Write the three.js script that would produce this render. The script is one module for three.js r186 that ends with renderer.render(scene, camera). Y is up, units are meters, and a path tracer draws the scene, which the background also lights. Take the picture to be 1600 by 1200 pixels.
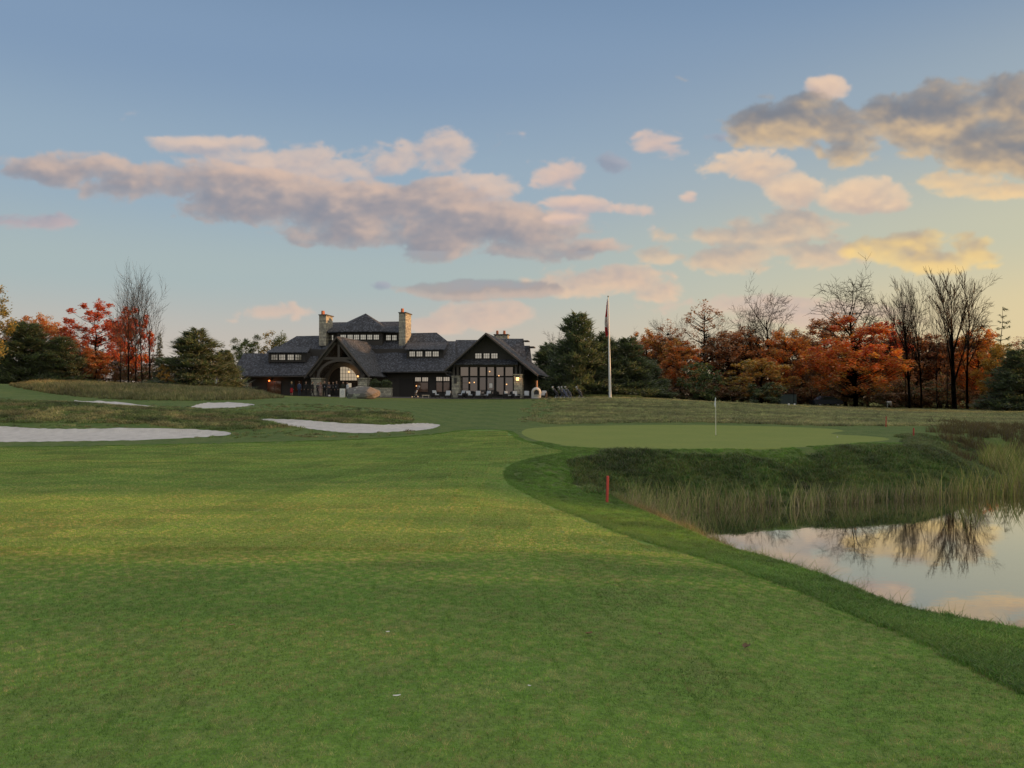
import * as THREE from 'three';
import { mergeGeometries } from 'three/addons/utils/BufferGeometryUtils.js';
import { MarchingCubes } from 'three/addons/objects/MarchingCubes.js';
import { RoundedBoxGeometry } from 'three/addons/geometries/RoundedBoxGeometry.js';

// ---------------------------------------------------------------- camera, sky, sun, exposure
const scene = new THREE.Scene();
const EYE = 1.65, FPX = 1287, PITCH = Math.atan(20 / FPX);
const camera = new THREE.PerspectiveCamera(50, 4 / 3, 0.1, 4000);
camera.position.set(0, EYE, 0); camera.rotation.x = PITCH;
const renderer = new THREE.WebGLRenderer({ antialias: true });
renderer.toneMapping = THREE.LinearToneMapping;
renderer.toneMappingExposure = 1.12;
renderer.shadowMap.enabled = true;
const SUN_AZ = 84 * Math.PI / 180, SUN_EL = 7 * Math.PI / 180;
const SUN = new THREE.Vector3(Math.sin(SUN_AZ) * Math.cos(SUN_EL), Math.sin(SUN_EL), -Math.cos(SUN_AZ) * Math.cos(SUN_EL));
const sun = new THREE.DirectionalLight(new THREE.Color().setRGB(1.0, 0.52, 0.22), 4.2);
sun.position.copy(SUN).multiplyScalar(300); sun.castShadow = true; sun.shadow.radius = 2;
Object.assign(sun.shadow.camera, { left: -200, right: 200, top: 200, bottom: -200, near: 1, far: 900 });
sun.shadow.mapSize.set(4096, 4096);
scene.add(sun, sun.target);

// ---------------------------------------------------------------- noise and random
let seed = 12345;
const rnd = () => { seed = (seed + 0x6D2B79F5) | 0; let t = Math.imul(seed ^ (seed >>> 15), 1 | seed); t = (t + Math.imul(t ^ (t >>> 7), 61 | t)) ^ t; return ((t ^ (t >>> 14)) >>> 0) / 4294967296; };
const rr = (a, b) => a + (b - a) * rnd();
const gauss = () => (rnd() + rnd() + rnd() + rnd() - 2) * 0.87;
const HT = new Float32Array(65536); { const s0 = seed; for (let i = 0; i < 65536; i++) HT[i] = rnd(); seed = s0 + 1; }
const hash = (x, y) => HT[((Math.imul(x, 73856093) ^ Math.imul(y, 19349663)) >>> 0) & 65535];
function noise(x, y) {
  const xi = Math.floor(x), yi = Math.floor(y), fx = x - xi, fy = y - yi, u = fx * fx * (3 - 2 * fx), v = fy * fy * (3 - 2 * fy);
  const a = hash(xi, yi), b = hash(xi + 1, yi), c = hash(xi, yi + 1), d = hash(xi + 1, yi + 1);
  return a + (b - a) * u + (c - a) * v + (a - b - c + d) * u * v;
}
const fbm = (x, y, o = 5) => { let s = 0, a = 0.5, n = 0; for (let i = 0; i < o; i++) { s += a * noise(x, y); n += a; a *= 0.5; const t = x * 1.6 - y * 1.2; y = x * 1.2 + y * 1.6 + 7.3; x = t + 3.1; } return s / n; };
const fbmR = (x, y, o) => { let s = 0, a = 0.5, n = 0; for (let i = 0; i < o; i++) { s += a * noise(x, y); n += a; a *= 0.6; const t = x * 1.6 - y * 1.2; y = x * 1.2 + y * 1.6 + 7.3; x = t + 3.1; } return s / n; };
const clamp = (x, a = 0, b = 1) => Math.min(b, Math.max(a, x));
const sstep = (a, b, x) => { const t = clamp((x - a) / (b - a)); return t * t * (3 - 2 * t); };
const lerp = (a, b, t) => a + (b - a) * t;
const lin = c => { c /= 255; return c <= 0.04045 ? c / 12.92 : ((c + 0.055) / 1.055) ** 2.4; };
const L3 = (r, g, b) => [lin(r) * 0.87, lin(g) * 0.87, lin(b) * 0.87];
const col = (r, g, b) => new THREE.Color().setRGB(r, g, b);

// ---------------------------------------------------------------- sky: air and clouds
{
  const W = 4096, H = 2048, data = new Float32Array(W * H * 4);
  const away = [[0, L3(204, 184, 170)], [3, L3(196, 188, 178)], [8, L3(171, 186, 187)], [14, L3(152, 174, 192)], [22, L3(130, 155, 184)], [29, L3(116, 142, 173)], [60, L3(98, 122, 158)], [90, L3(88, 112, 148)]];
  const near = [[0, L3(240, 206, 146)], [5, L3(230, 210, 160)], [10, L3(206, 202, 172)], [18, L3(160, 175, 185)], [26, L3(122, 147, 176)], [60, L3(98, 122, 158)], [90, L3(88, 112, 148)]];
  const ramp = (st, e) => { let i = 0; while (i < st.length - 2 && e > st[i + 1][0]) i++; const t = sstep(0, 1, clamp((e - st[i][0]) / (st[i + 1][0] - st[i][0]))); const a = st[i][1], b = st[i + 1][1]; return [lerp(a[0], b[0], t), lerp(a[1], b[1], t), lerp(a[2], b[2], t)]; };
  const rs = [], rn = []; for (let i = 0; i <= 900; i++) { rs.push(ramp(away, i / 10)); rn.push(ramp(near, i / 10)); }
  // clouds: ellipses in degrees-like picture units, [x, y, rx, ry, weight]; lit and shadowed colour, the side the sun comes from
  const G = [
    { e: [[60, 350, 70, 17, 1]], lit: L3(205, 180, 178), dark: L3(140, 148, 168), l: [10, 6], b: 0.45 },
    { e: [[330, 226, 95, 17, .8], [370, 258, 110, 26, .8], [500, 262, 100, 32, .9], [600, 245, 62, 28, .8], [697, 240, 48, 40, 1], [745, 290, 70, 44, 1]], lit: L3(226, 200, 182), dark: L3(158, 162, 176), l: [12, -10], b: 0.62 },
    { e: [[110, 262, 120, 28, 1], [260, 288, 160, 36, 1.1], [420, 312, 175, 46, 1.6], [560, 332, 175, 56, 1.8], [700, 345, 165, 60, 1.7], [800, 365, 120, 44, 1.3], [890, 385, 75, 17, .9]], lit: L3(222, 192, 172), dark: L3(137, 140, 153), l: [22, -8], b: 0.3 },
    { e: [[870, 274, 52, 27, 1], [900, 318, 55, 14, .8], [882, 341, 42, 11, .8], [1028, 227, 48, 23, 1], [1075, 310, 17, 10, .9], [985, 327, 44, 11, .8]], lit: L3(238, 203, 180), dark: L3(172, 168, 178), l: [-6, -8], b: 0.55 },
    { e: [[955, 256, 36, 18, .9], [595, 444, 20, 7, .7], [1120, 215, 20, 7, .6]], lit: L3(175, 175, 185), dark: L3(140, 150, 168), l: [8, -4], b: 0.3 },
    { e: [[1190, 362, 110, 24, 1], [1095, 370, 75, 16, .9], [1140, 408, 85, 22, 1], [1275, 402, 80, 22, 1], [1235, 352, 90, 24, .9], [1040, 400, 50, 18, .7]], lit: L3(238, 206, 170), dark: L3(166, 160, 160), l: [6, 10], b: 0.42 },
    { e: [[1175, 264, 78, 31, 1.1], [1245, 292, 66, 32, 1.1], [1335, 306, 82, 31, 1.1], [1395, 318, 30, 12, .8]], lit: L3(247, 213, 176), dark: L3(190, 172, 166), l: [-4, -10], b: 0.62 },
    { e: [[1290, 137, 34, 16, 1]], lit: L3(240, 208, 180), dark: L3(190, 170, 165), l: [8, -8], b: 0.7 },
    { e: [[1235, 192, 100, 46, 1.7], [1325, 228, 62, 40, 1.6], [1470, 190, 122, 62, 2.0], [1565, 232, 128, 58, 2.0], [1600, 165, 80, 55, 1.7], [1700, 200, 120, 70, 1.7]], lit: L3(236, 200, 150), dark: L3(120, 125, 136), l: [8, 14], b: 0.22 },
    { e: [[1435, 378, 92, 26, 1.2], [1455, 405, 95, 24, 1], [1390, 395, 70, 24, .9]], lit: L3(255, 218, 142), dark: L3(166, 152, 146), l: [5, 15], b: 0.5 },
    { e: [[950, 438, 125, 25, 1], [1020, 450, 55, 27, 1.1]], lit: L3(242, 206, 172), dark: L3(178, 168, 168), l: [8, 6], b: 0.5 },
    { e: [[760, 492, 66, 22, 1], [690, 506, 46, 15, .8], [425, 487, 70, 16, .8], [1300, 490, 200, 18, .6], [1130, 478, 120, 16, .7]], lit: L3(228, 198, 176), dark: L3(192, 178, 172), l: [8, 4], b: 0.6 },
    { e: [[750, 452, 115, 16, 1.1]], lit: L3(205, 182, 168), dark: L3(138, 141, 150), l: [4, 10], b: 0.25 },
    { e: [[1560, 300, 90, 12, .8], [1500, 285, 60, 14, .7]], lit: L3(248, 212, 160), dark: L3(200, 180, 160), l: [0, 8], b: 0.6 },
  ];
  for (const g of G) { g.x0 = Math.min(...g.e.map(e => e[0] - e[2] * 1.8)); g.x1 = Math.max(...g.e.map(e => e[0] + e[2] * 1.8)); g.y0 = Math.min(...g.e.map(e => e[1] - e[3] * 2.1)); g.y1 = Math.max(...g.e.map(e => e[1] + e[3] * 2.1)); }
  const dens = (g, x, y, k, o) => {
    let v = -1.1;
    for (const e of g.e) { const dx = (x - e[0]) / e[2], dy = (y - e[1]) / e[3], q = e[4] * (1.05 - dx * dx - dy * dy); if (q > v) v = q > v + 0.5 ? q : v + (q - v) * 0.9 + 0.02; }
    const wx = (fbm(x / 55 + 3, y / 40 + k, 3) - 0.5) * 60, wy = (fbm(x / 50 + 31, y / 40 + 8 + k, 3) - 0.5) * 24, X = (x + wx) / 70 + k * 9.1, Y = (y + wy) / 36 + k * 3.7;
    return v * 0.8 + (o > 5 ? 2.9 * (fbmR(X, Y, o) - 0.485) : 2.4 * (fbm(X, Y, o) - 0.49));
  };
  const cp = Math.cos(PITCH), sp = Math.sin(PITCH);
  for (let j = 0; j < H; j++) {
    const el = ((j + 0.5) / H - 0.5) * Math.PI, ed = clamp(el * 180 / Math.PI, 0, 90), ei = Math.min(899, Math.floor(ed * 10)), ft = ed * 10 - ei, ce = Math.cos(el), se = Math.sin(el);
    for (let i = 0; i < W; i++) {
      const az = ((i + 0.5) / W - 0.5) * 2 * Math.PI, x = ce * Math.cos(az), z = ce * Math.sin(az), y = se;
      const rel = Math.abs(((Math.atan2(x, -z) - SUN_AZ + 3 * Math.PI) % (2 * Math.PI)) - Math.PI) * 180 / Math.PI;
      const w = 1 - sstep(36, 96, rel), a = rs[ei], a2 = rs[ei + 1], b = rn[ei], b2 = rn[ei + 1];
      const ang = Math.acos(clamp(x * SUN.x + y * SUN.y + z * SUN.z, -1, 1)) * 180 / Math.PI;
      const g1 = Math.exp(-((ang / 12) ** 2)) * 2.2, g2 = Math.exp(-((ang / 23) ** 2)) * 0.9;
      let r = lerp(lerp(a[0], a2[0], ft), lerp(b[0], b2[0], ft), w) + g1 * 1.0 + g2;
      let gr = lerp(lerp(a[1], a2[1], ft), lerp(b[1], b2[1], ft), w) + g1 * 0.66 + g2 * 0.66;
      let bl = lerp(lerp(a[2], a2[2], ft), lerp(b[2], b2[2], ft), w) + g1 * 0.3 + g2 * 0.3;
      if (y > 0) {
        const fwd = y * sp - z * cp; let inView = 0;
        if (fwd > 0.35) {
          const px = 800 + FPX * x / fwd, py = 600 - FPX * (y * cp + z * sp) / fwd;
          inView = (1 - sstep(1750, 2100, px)) * sstep(-500, -150, px) * sstep(-500, -150, py);
          for (let k = 0; k < G.length; k++) {
            const g = G[k];
            if (px < g.x0 || px > g.x1 || py < g.y0 || py > g.y1) continue;
            const d = dens(g, px, py, k, 8), al = sstep(-0.08, 0.5, d) * (0.72 + 0.2 * sstep(0.3, 1.2, d));
            if (al <= 0) continue;
            const d1 = dens(g, px, py, k, 4), d2 = dens(g, px + g.l[0], py + g.l[1], k, 4), q = g.b * 0.85 + (d1 - d2) * 0.7 + (1 - al) * 0.3 + (0.5 - Math.min(d1, 1.2)) * 0.2 + (fbm(px / 14 + k, py / 9, 4) - 0.5) * 0.5, lit = 0.5 + 0.5 * Math.tanh(1.7 * (q - 0.45));
            r = lerp(r, lerp(g.dark[0], g.lit[0], lit), al); gr = lerp(gr, lerp(g.dark[1], g.lit[1], lit), al); bl = lerp(bl, lerp(g.dark[2], g.lit[2], lit), al);
          }
        }
        if (inView < 1 && ed > 2) {  // added clouds outside the view, thick and bright to lift the ground light
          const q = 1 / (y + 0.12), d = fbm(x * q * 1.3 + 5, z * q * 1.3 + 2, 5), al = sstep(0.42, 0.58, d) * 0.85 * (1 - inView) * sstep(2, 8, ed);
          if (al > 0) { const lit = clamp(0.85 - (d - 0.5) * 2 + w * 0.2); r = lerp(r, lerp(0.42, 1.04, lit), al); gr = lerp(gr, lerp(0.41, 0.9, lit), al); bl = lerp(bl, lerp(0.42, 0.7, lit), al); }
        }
      }
      const o = (j * W + i) * 4; data[o] = r; data[o + 1] = gr; data[o + 2] = bl; data[o + 3] = 1;
    }
  }
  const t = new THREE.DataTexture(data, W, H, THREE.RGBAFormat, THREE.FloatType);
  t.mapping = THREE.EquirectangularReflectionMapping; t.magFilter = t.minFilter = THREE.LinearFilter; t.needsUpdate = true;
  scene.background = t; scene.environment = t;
}
console.log('sky done');

// ---------------------------------------------------------------- helpers
const used = {};
const numbered = n => { const k = used[n] = (used[n] ?? -1) + 1; return k ? `${n}_${String(k).padStart(3, '0')}` : n; };
function tag(o, label, category, group, kind) { if (label) o.userData.label = label; if (category) o.userData.category = category; if (group) o.userData.group = group; if (kind) o.userData.kind = kind; return o; }
function thing(name, label, category, pos = [0, 0, 0], turn = 0, group) { const g = new THREE.Group(); g.name = numbered(name); g.position.set(...pos); g.rotation.y = turn; scene.add(g); return tag(g, label, category, group); }
function mesh(name, geo, mat, parent = scene) { const m = new THREE.Mesh(geo, mat); m.name = parent === scene ? numbered(name) : name; m.castShadow = m.receiveShadow = true; parent.add(m); return m; }
function structure(name, geo, mat, label, category) { const m = mesh(name, geo, mat); m.userData.kind = 'structure'; return tag(m, label, category); }
function copyOf(root, pos, turn, scale, label, group) { const r = root.clone(); r.name = numbered(root.userData.base || root.name.replace(/_\d+$/, '')); scene.add(r); r.position.set(...pos); r.rotation.y = turn; r.scale.set(...scale); r.userData = { ...root.userData }; delete r.userData.base; if (label) r.userData.label = label; if (group) r.userData.group = group; return r; }
const std = (c, roughness = 0.85, extra = {}) => new THREE.MeshStandardMaterial({ color: Array.isArray(c) ? col(...c) : c, roughness, metalness: 0, ...extra });
function ray(px, py) { const x = (px - 800) / FPX, y = (600 - py) / FPX, c = Math.cos(PITCH), s = Math.sin(PITCH), f = c - y * s; return [x / f, (y * c + s) / f]; }
const P = (px, py, d) => { const [a, b] = ray(px, py); return new THREE.Vector3(a * d, EYE + b * d, -d); };
function noiseTex(size, fn, srgb = false) {
  const d = new Uint8Array(size * size * 4);
  for (let j = 0; j < size; j++) for (let i = 0; i < size; i++) { const c = fn(i / size, j / size, i, j), o = (j * size + i) * 4; d[o] = clamp(c[0]) * 255; d[o + 1] = clamp(c[1]) * 255; d[o + 2] = clamp(c[2]) * 255; d[o + 3] = 255; }
  const t = new THREE.DataTexture(d, size, size); t.wrapS = t.wrapT = THREE.RepeatWrapping; t.magFilter = THREE.LinearFilter; t.minFilter = THREE.LinearMipmapLinearFilter; t.generateMipmaps = true; if (srgb) t.colorSpace = THREE.SRGBColorSpace; t.needsUpdate = true; return t;
}
// noise that repeats over [0,1)
function tnoise(u, v, f) { const x = u * f, y = v * f, xi = Math.floor(x), yi = Math.floor(y), fx = x - xi, fy = y - yi, a = fx * fx * (3 - 2 * fx), b = fy * fy * (3 - 2 * fy), m = n => ((n % f) + f) % f; const h = (i, j) => hash(m(xi + i) + f * 7, m(yi + j) + f * 3); return lerp(lerp(h(0, 0), h(1, 0), a), lerp(h(0, 1), h(1, 1), a), b); }
const tfbm = (u, v, f, o = 4) => { let s = 0, a = 0.5, n = 0; for (let i = 0; i < o; i++) { s += a * tnoise(u, v, f); n += a; a *= 0.55; f *= 2; } return s / n; };

// ---------------------------------------------------------------- lie of the land (heights relative to the eye, by bearing and depth)
const COLS = [
  [-900, [[0, -1.65], [15, -2.1], [35, -2.2], [50, -1.1], [80, 0.2], [115, .5], [220, .6]]],
  [-100, [[0, -1.65], [8, -1.85], [15, -2.2], [30, -2.33], [37, -2.3], [39.5, -2.2], [43.5, -1.5], [46, -1.05], [52, -.26], [60, -.05], [75, .75], [92, 1.6], [110, 1.6], [220, 1.2]]],
  [60, [[0, -1.65], [8, -1.85], [15, -2.2], [30, -2.33], [37, -2.3], [39.5, -2.2], [43.5, -1.6], [46, -1.15], [52, -.32], [61, -.26], [66, .1], [76, .95], [92, 1.3], [110, 1.3], [220, 1]]],
  [180, [[0, -1.65], [8, -1.85], [15, -2.2], [30, -2.33], [37, -2.25], [39.5, -2.18], [43.5, -1.6], [46, -1.15], [52, -.55], [59, -.52], [64, -.3], [78, .85], [95, 1.0], [110, 1.0], [220, .8]]],
  [330, [[0, -1.65], [8, -1.85], [15, -2.2], [30, -2.33], [37, -2.2], [42, -2.05], [46, -1.55], [53, -.85], [60, -.72], [66, -.4], [80, .45], [95, .55], [110, .5], [220, .6]]],
  [450, [[0, -1.65], [8, -1.85], [15, -2.2], [30, -2.33], [38, -2.14], [43, -1.85], [47, -1.38], [52, -1.02], [58, -.6], [75, -.2], [90, 0], [100, .1], [112, .08], [220, .1]]],
  [600, [[0, -1.65], [8, -1.85], [15, -2.22], [30, -2.3], [41, -2.04], [43, -1.92], [47.5, -1.6], [53, -.95], [62, -.85], [80, -.62], [98, -.25], [106, -.02], [114, 0], [220, 0]]],
  [700, [[0, -1.65], [8, -1.85], [15, -2.24], [30, -2.25], [45, -1.96], [52, -1.75], [60, -1.5], [78, -1.05], [98, -.4], [107, -.08], [114, 0], [220, 0]]],
  [800, [[0, -1.65], [8, -1.85], [15, -2.27], [21, -2.42], [26, -2.3], [34, -2.1], [48, -1.95], [60, -1.85], [75, -1.25], [95, -.45], [107, -.12], [114, -.02], [220, 0]]],
  [950, [[0, -1.65], [8, -1.87], [15, -2.35], [21, -2.62], [26, -2.25], [30, -1.98], [34, -2.0], [46, -2.08], [60, -2.1], [63.5, -1.98], [78, -1.25], [95, -.36], [101, -.16], [110, -.1], [220, -.2]]],
  [1100, [[0, -1.65], [8, -1.9], [15, -2.5], [21, -2.7], [26, -2.2], [30, -1.95], [46, -2.12], [60, -2.1], [64, -1.92], [82, -1.3], [100, -.72], [110, -.72], [220, -1]]],
  [1300, [[0, -1.65], [8, -2.0], [15, -2.7], [21, -2.7], [26, -2.2], [30, -1.98], [45, -2.15], [57, -2.18], [61, -2.1], [70, -1.9], [95, -1.5], [115, -1.4], [140, -1.6], [220, -1.6]]],
  [1427, [[0, -1.65], [6, -1.88], [12, -2.6], [21, -2.7], [26, -2.3], [31, -2.05], [42, -2.12], [55, -2.15], [70, -2.05], [85, -1.95], [115, -1.78], [220, -1.7]]],
  [1600, [[0, -1.65], [5.2, -1.83], [9, -2.3], [14, -2.8], [26, -2.7], [32, -2.6], [42, -2.75], [55, -2.6], [66, -2.45], [80, -2.25], [115, -1.97], [220, -1.8]]],
  [2000, [[0, -1.65], [4, -1.8], [8, -2.4], [14, -2.9], [42, -2.9], [60, -2.6], [80, -2.3], [115, -2.0], [220, -1.8]]],
  [3200, [[0, -1.65], [4, -1.9], [10, -2.7], [42, -2.8], [80, -2.3], [220, -1.8]]],
];
function pchip(pts) {
  const n = pts.length, h = [], s = [], m = new Array(n).fill(0);
  for (let i = 0; i < n - 1; i++) { h[i] = pts[i + 1][0] - pts[i][0]; s[i] = (pts[i + 1][1] - pts[i][1]) / h[i]; }
  for (let i = 1; i < n - 1; i++) if (s[i - 1] * s[i] > 0) { const w1 = 2 * h[i] + h[i - 1], w2 = h[i] + 2 * h[i - 1]; m[i] = (w1 + w2) / (w1 / s[i - 1] + w2 / s[i]); }
  m[0] = s[0]; m[n - 1] = 0;
  return d => { if (d <= pts[0][0]) return pts[0][1]; if (d >= pts[n - 1][0]) return pts[n - 1][1]; let i = 0; while (d > pts[i + 1][0]) i++; const t = (d - pts[i][0]) / h[i], t2 = t * t, t3 = t2 * t; return (2 * t3 - 3 * t2 + 1) * pts[i][1] + (t3 - 2 * t2 + t) * h[i] * m[i] + (-2 * t3 + 3 * t2) * pts[i + 1][1] + (t3 - t2) * h[i] * m[i + 1]; };
}
const PX0 = -900, PXS = 20, PXN = 206, DS = 0.5, DN = 441, tab = new Float32Array(PXN * DN);
{
  const f = COLS.map(c => pchip(c[1]));
  for (let k = 0; k < DN; k++) { const d = k * DS, pc = pchip(COLS.map((c, i) => [c[0], f[i](d)])); for (let i = 0; i < PXN; i++) tab[i * DN + k] = pc(PX0 + i * PXS); }
}
function baseH(x, z) {
  const f = Math.max(-z, 0), px = clamp(800 + FPX * x / Math.max(f, 4), PX0, PX0 + (PXN - 1.01) * PXS);
  const u = (px - PX0) / PXS, v = clamp(f / DS, 0, DN - 1.01), i = Math.floor(u), k = Math.floor(v), a = u - i, b = v - k;
  const h = lerp(lerp(tab[i * DN + k], tab[(i + 1) * DN + k], a), lerp(tab[i * DN + k + 1], tab[(i + 1) * DN + k + 1], a), b);
  const wob = (fbm(x * 0.13 + 40, z * 0.13 + 11, 3) - 0.5) * 0.1 * sstep(6, 20, f) ;
  return EYE + h + wob;
}
function ground(px, py, h = baseH) { const [a, b] = ray(px, py); let d0 = 2; for (let d = 2; d < 240; d += 0.05 + d * 0.002) { if (EYE + b * d < h(a * d, -d)) { let lo = d0, hi = d; for (let k = 0; k < 18; k++) { const m = (lo + hi) / 2; EYE + b * m < h(a * m, -m) ? hi = m : lo = m; } return [a * lo, -lo]; } d0 = d; } return [a * 240, -240]; }
function sdf(poly, x, z) { let d = 1e9, s = 1; for (let i = 0, j = poly.length - 1; i < poly.length; j = i++) { const [ax, az] = poly[i], [bx, bz] = poly[j], ex = bx - ax, ez = bz - az, wx = x - ax, wz = z - az, t = clamp((wx * ex + wz * ez) / (ex * ex + ez * ez)), qx = wx - ex * t, qz = wz - ez * t; d = Math.min(d, qx * qx + qz * qz); if ((az > z) !== (bz > z) && x < (bx - ax) * (z - az) / (bz - az) + ax) s = -s; } return s * Math.sqrt(d); } // < 0 inside
const smooth = pts => { const c = new THREE.CatmullRomCurve3(pts.map(p => new THREE.Vector3(p[0], 0, p[1])), true, 'centripetal'); return c.getPoints(pts.length * 7).slice(0, -1).map(v => [v.x, v.z]); };
function zone(poly) { let x0 = 1e9, x1 = -1e9, z0 = 1e9, z1 = -1e9; for (const [x, z] of poly) { x0 = Math.min(x0, x); x1 = Math.max(x1, x); z0 = Math.min(z0, z); z1 = Math.max(z1, z); } return (x, z) => (x < x0 - 6 || x > x1 + 6 || z < z0 - 6 || z > z1 + 6) ? 6 : sdf(poly, x, z); }
const WATER = EYE - 3.5;
const pondPoly = smooth([[5.15, -8.1], [4.75, -9.9], [4.7, -12], [4.4, -13.9], [4.2, -16.3], [3.95, -19.2], [3.6, -21.6], [3.5, -24], [4.3, -26], [6.4, -26.6], [8.5, -26.6], [10.8, -27.6], [14.7, -28.8], [18.4, -30.2], [20.5, -33], [22.5, -38], [25, -43], [29, -46.5], [38, -47], [46, -40], [48, -22], [40, -6], [26, 0], [14, -1.5], [7.5, -4.6]]);
const pond = zone(pondPoly);
const onBase = l => smooth(l.map(p => p.length > 2 ? [p[0], p[1]] : ground(p[0], p[1])));
const greenZ = zone(onBase([[815, 676], [835, 668.5], [900, 665.5], [1000, 664], [1120, 664.5], [1220, 666.5], [1290, 669.5], [1318, 673], [1300, 678], [1350, 681], [1390, 686], [1350, 691.5], [1280, 697], [1200, 700.5], [1050, 702], [950, 701], [880, 696], [835, 687]]));
const fairZ = zone(onBase([[3.2, -5.1, 1], [1500, 1030], [1400, 985], [1300, 945], [1200, 905], [1100, 872], [1000, 843], [900, 805], [830, 775], [797, 756], [789, 742], [800, 727], [835, 715], [880, 707], [850, 697], [812, 688], [798, 678], [782, 672.5], [740, 672], [680, 679], [550, 687.5], [400, 692], [200, 696.5], [0, 699], [-300, 702], [-60, -36, 1], [-75, 0, 1], [-60, 40, 1], [0, 45, 1], [5.5, 20, 1], [3.7, 0, 1]]));
const bunkerZ = [
  onBase([[-200, 668], [-100, 666], [0, 665.5], [60, 669], [130, 669.5], [200, 668], [300, 670], [350, 674], [361, 678], [330, 681.5], [250, 686], [100, 689], [0, 690], [-100, 690.5], [-200, 689]]),
  onBase([[402, 654], [440, 654.5], [520, 659.5], [600, 663], [684, 662.5], [678, 668.5], [640, 673], [560, 676], [500, 671.5], [440, 662.5]]),
  onBase([[112, 625.5], [140, 625], [180, 627.5], [248, 636], [205, 635], [160, 630.5]]),
  onBase([[306, 637.5], [318, 629.5], [345, 627.5], [398, 632], [360, 637]]),
].map(zone);
function H(x, z) {
  let h = baseH(x, z);
  const p = pond(x, z);
  if (p < 5) { const B = lerp(0.95, 3.8, sstep(-21.5, -26.5, z)); h = p > 0 ? lerp(WATER - 0.03, h, sstep(0, B, p) * 0.55 + clamp(p / B) * 0.45) : WATER - 0.03 - 0.9 * sstep(0, 2.5, -p); if (p > 0 && p < B) h += (fbm(x * 1.7, z * 1.7, 3) - 0.5) * 0.22 * sstep(0, .6, p) * sstep(B, B * .6, p); }
  for (const b of bunkerZ) { const q = b(x, z); if (q < 0) h -= 0.13 * sstep(0, 0.35, -q); }
  return h;
}
// rows and columns of a fan of ground round the camera's spot, finest where the picture looks
const RAD = []; { for (let r = 0.6; r < 7; r *= 1.09) RAD.push(r); for (let r = 7; r < 70; r *= 1.0078) RAD.push(r); for (let r = 70; r < 160; r *= 1.016) RAD.push(r); for (let r = 160; r < 1800; r *= 1.13) RAD.push(r); }
const ANG = []; { for (let a = -38; a < 38; a += 0.24) ANG.push(a); for (let a = 38; a < 60; a += 1.2) ANG.push(a); for (let a = 60; a < 300; a += 6) ANG.push(a); for (let a = 300; a < 322; a += 1.2) ANG.push(a); }
const gx = [], gz = [], gy = []; const NA = ANG.length, NR = RAD.length;
for (let i = 0; i < NR; i++) for (let j = 0; j < NA; j++) { const t = ANG[j] * Math.PI / 180, x = RAD[i] * Math.sin(t), z = -RAD[i] * Math.cos(t); gx.push(x); gz.push(z); gy.push(H(x, z)); }
gx.push(0); gz.push(0); gy.push(H(0, 0));
console.log('heights', gx.length);
const zoneDefs = { sand: null, green: greenZ, fairway: fairZ };
const tris = []; for (let j = 0; j < NA; j++) { const j2 = (j + 1) % NA; tris.push([NR * NA, j, j2]); for (let i = 0; i < NR - 1; i++) { const a = i * NA + j, b = i * NA + j2, c = a + NA, d = b + NA; tris.push([a, c, b], [b, c, d]); } }
const V = gx.map((x, i) => [x, gy[i], gz[i]]);
function splitZone(list, f) { // cut triangles along f = 0; inside part, outside part
  const val = new Float32Array(V.length).fill(NaN), at = i => Number.isNaN(val[i]) ? (val[i] = f(V[i][0], V[i][2])) : val[i], cut = {}, inn = [], out = [];
  const mid = (i, j) => { const k = i < j ? i + ',' + j : j + ',' + i; if (cut[k] === undefined) { const t = at2(i) / (at2(i) - at2(j)), a = V[i], b = V[j]; const x = lerp(a[0], b[0], t), z = lerp(a[2], b[2], t); V.push([x, lerp(a[1], b[1], t), z]); cut[k] = V.length - 1; } return cut[k]; };
  const at2 = i => i < val.length ? at(i) : 0;
  for (const t of list) {
    const v = t.map(at2), s = v.map(q => q < 0);
    if (!s[0] && !s[1] && !s[2]) { out.push(t); continue; }
    if (s[0] && s[1] && s[2]) { inn.push(t); continue; }
    let k = s[0] === s[1] ? 2 : s[0] === s[2] ? 1 : 0; const a = t[k], b = t[(k + 1) % 3], c = t[(k + 2) % 3], ab = mid(a, b), ac = mid(a, c);
    (s[k] ? inn : out).push([a, ab, ac]); (s[k] ? out : inn).push([ab, b, c], [ab, c, ac]);
  }
  return [inn, out];
}
function landMesh(list, uvScale = 1) {
  const map = new Map(), pos = [], uv = [], idx = [];
  for (const t of list) for (const i of t) { let k = map.get(i); if (k === undefined) { k = map.size; map.set(i, k); pos.push(...V[i]); uv.push(V[i][0] * uvScale, V[i][2] * uvScale); } idx.push(k); }
  const g = new THREE.BufferGeometry(); g.setAttribute('position', new THREE.Float32BufferAttribute(pos, 3)); g.setAttribute('uv', new THREE.Float32BufferAttribute(uv, 2)); g.setIndex(idx); g.computeVertexNormals(); return g;
}
let rest = tris; const sands = [];
for (const b of bunkerZ) { let inn; [inn, rest] = splitZone(rest, b); sands.push(inn); }
let greenT, fairT; [greenT, rest] = splitZone(rest, greenZ); [fairT, rest] = splitZone(rest, fairZ);
console.log('land cut', rest.length);

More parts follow.
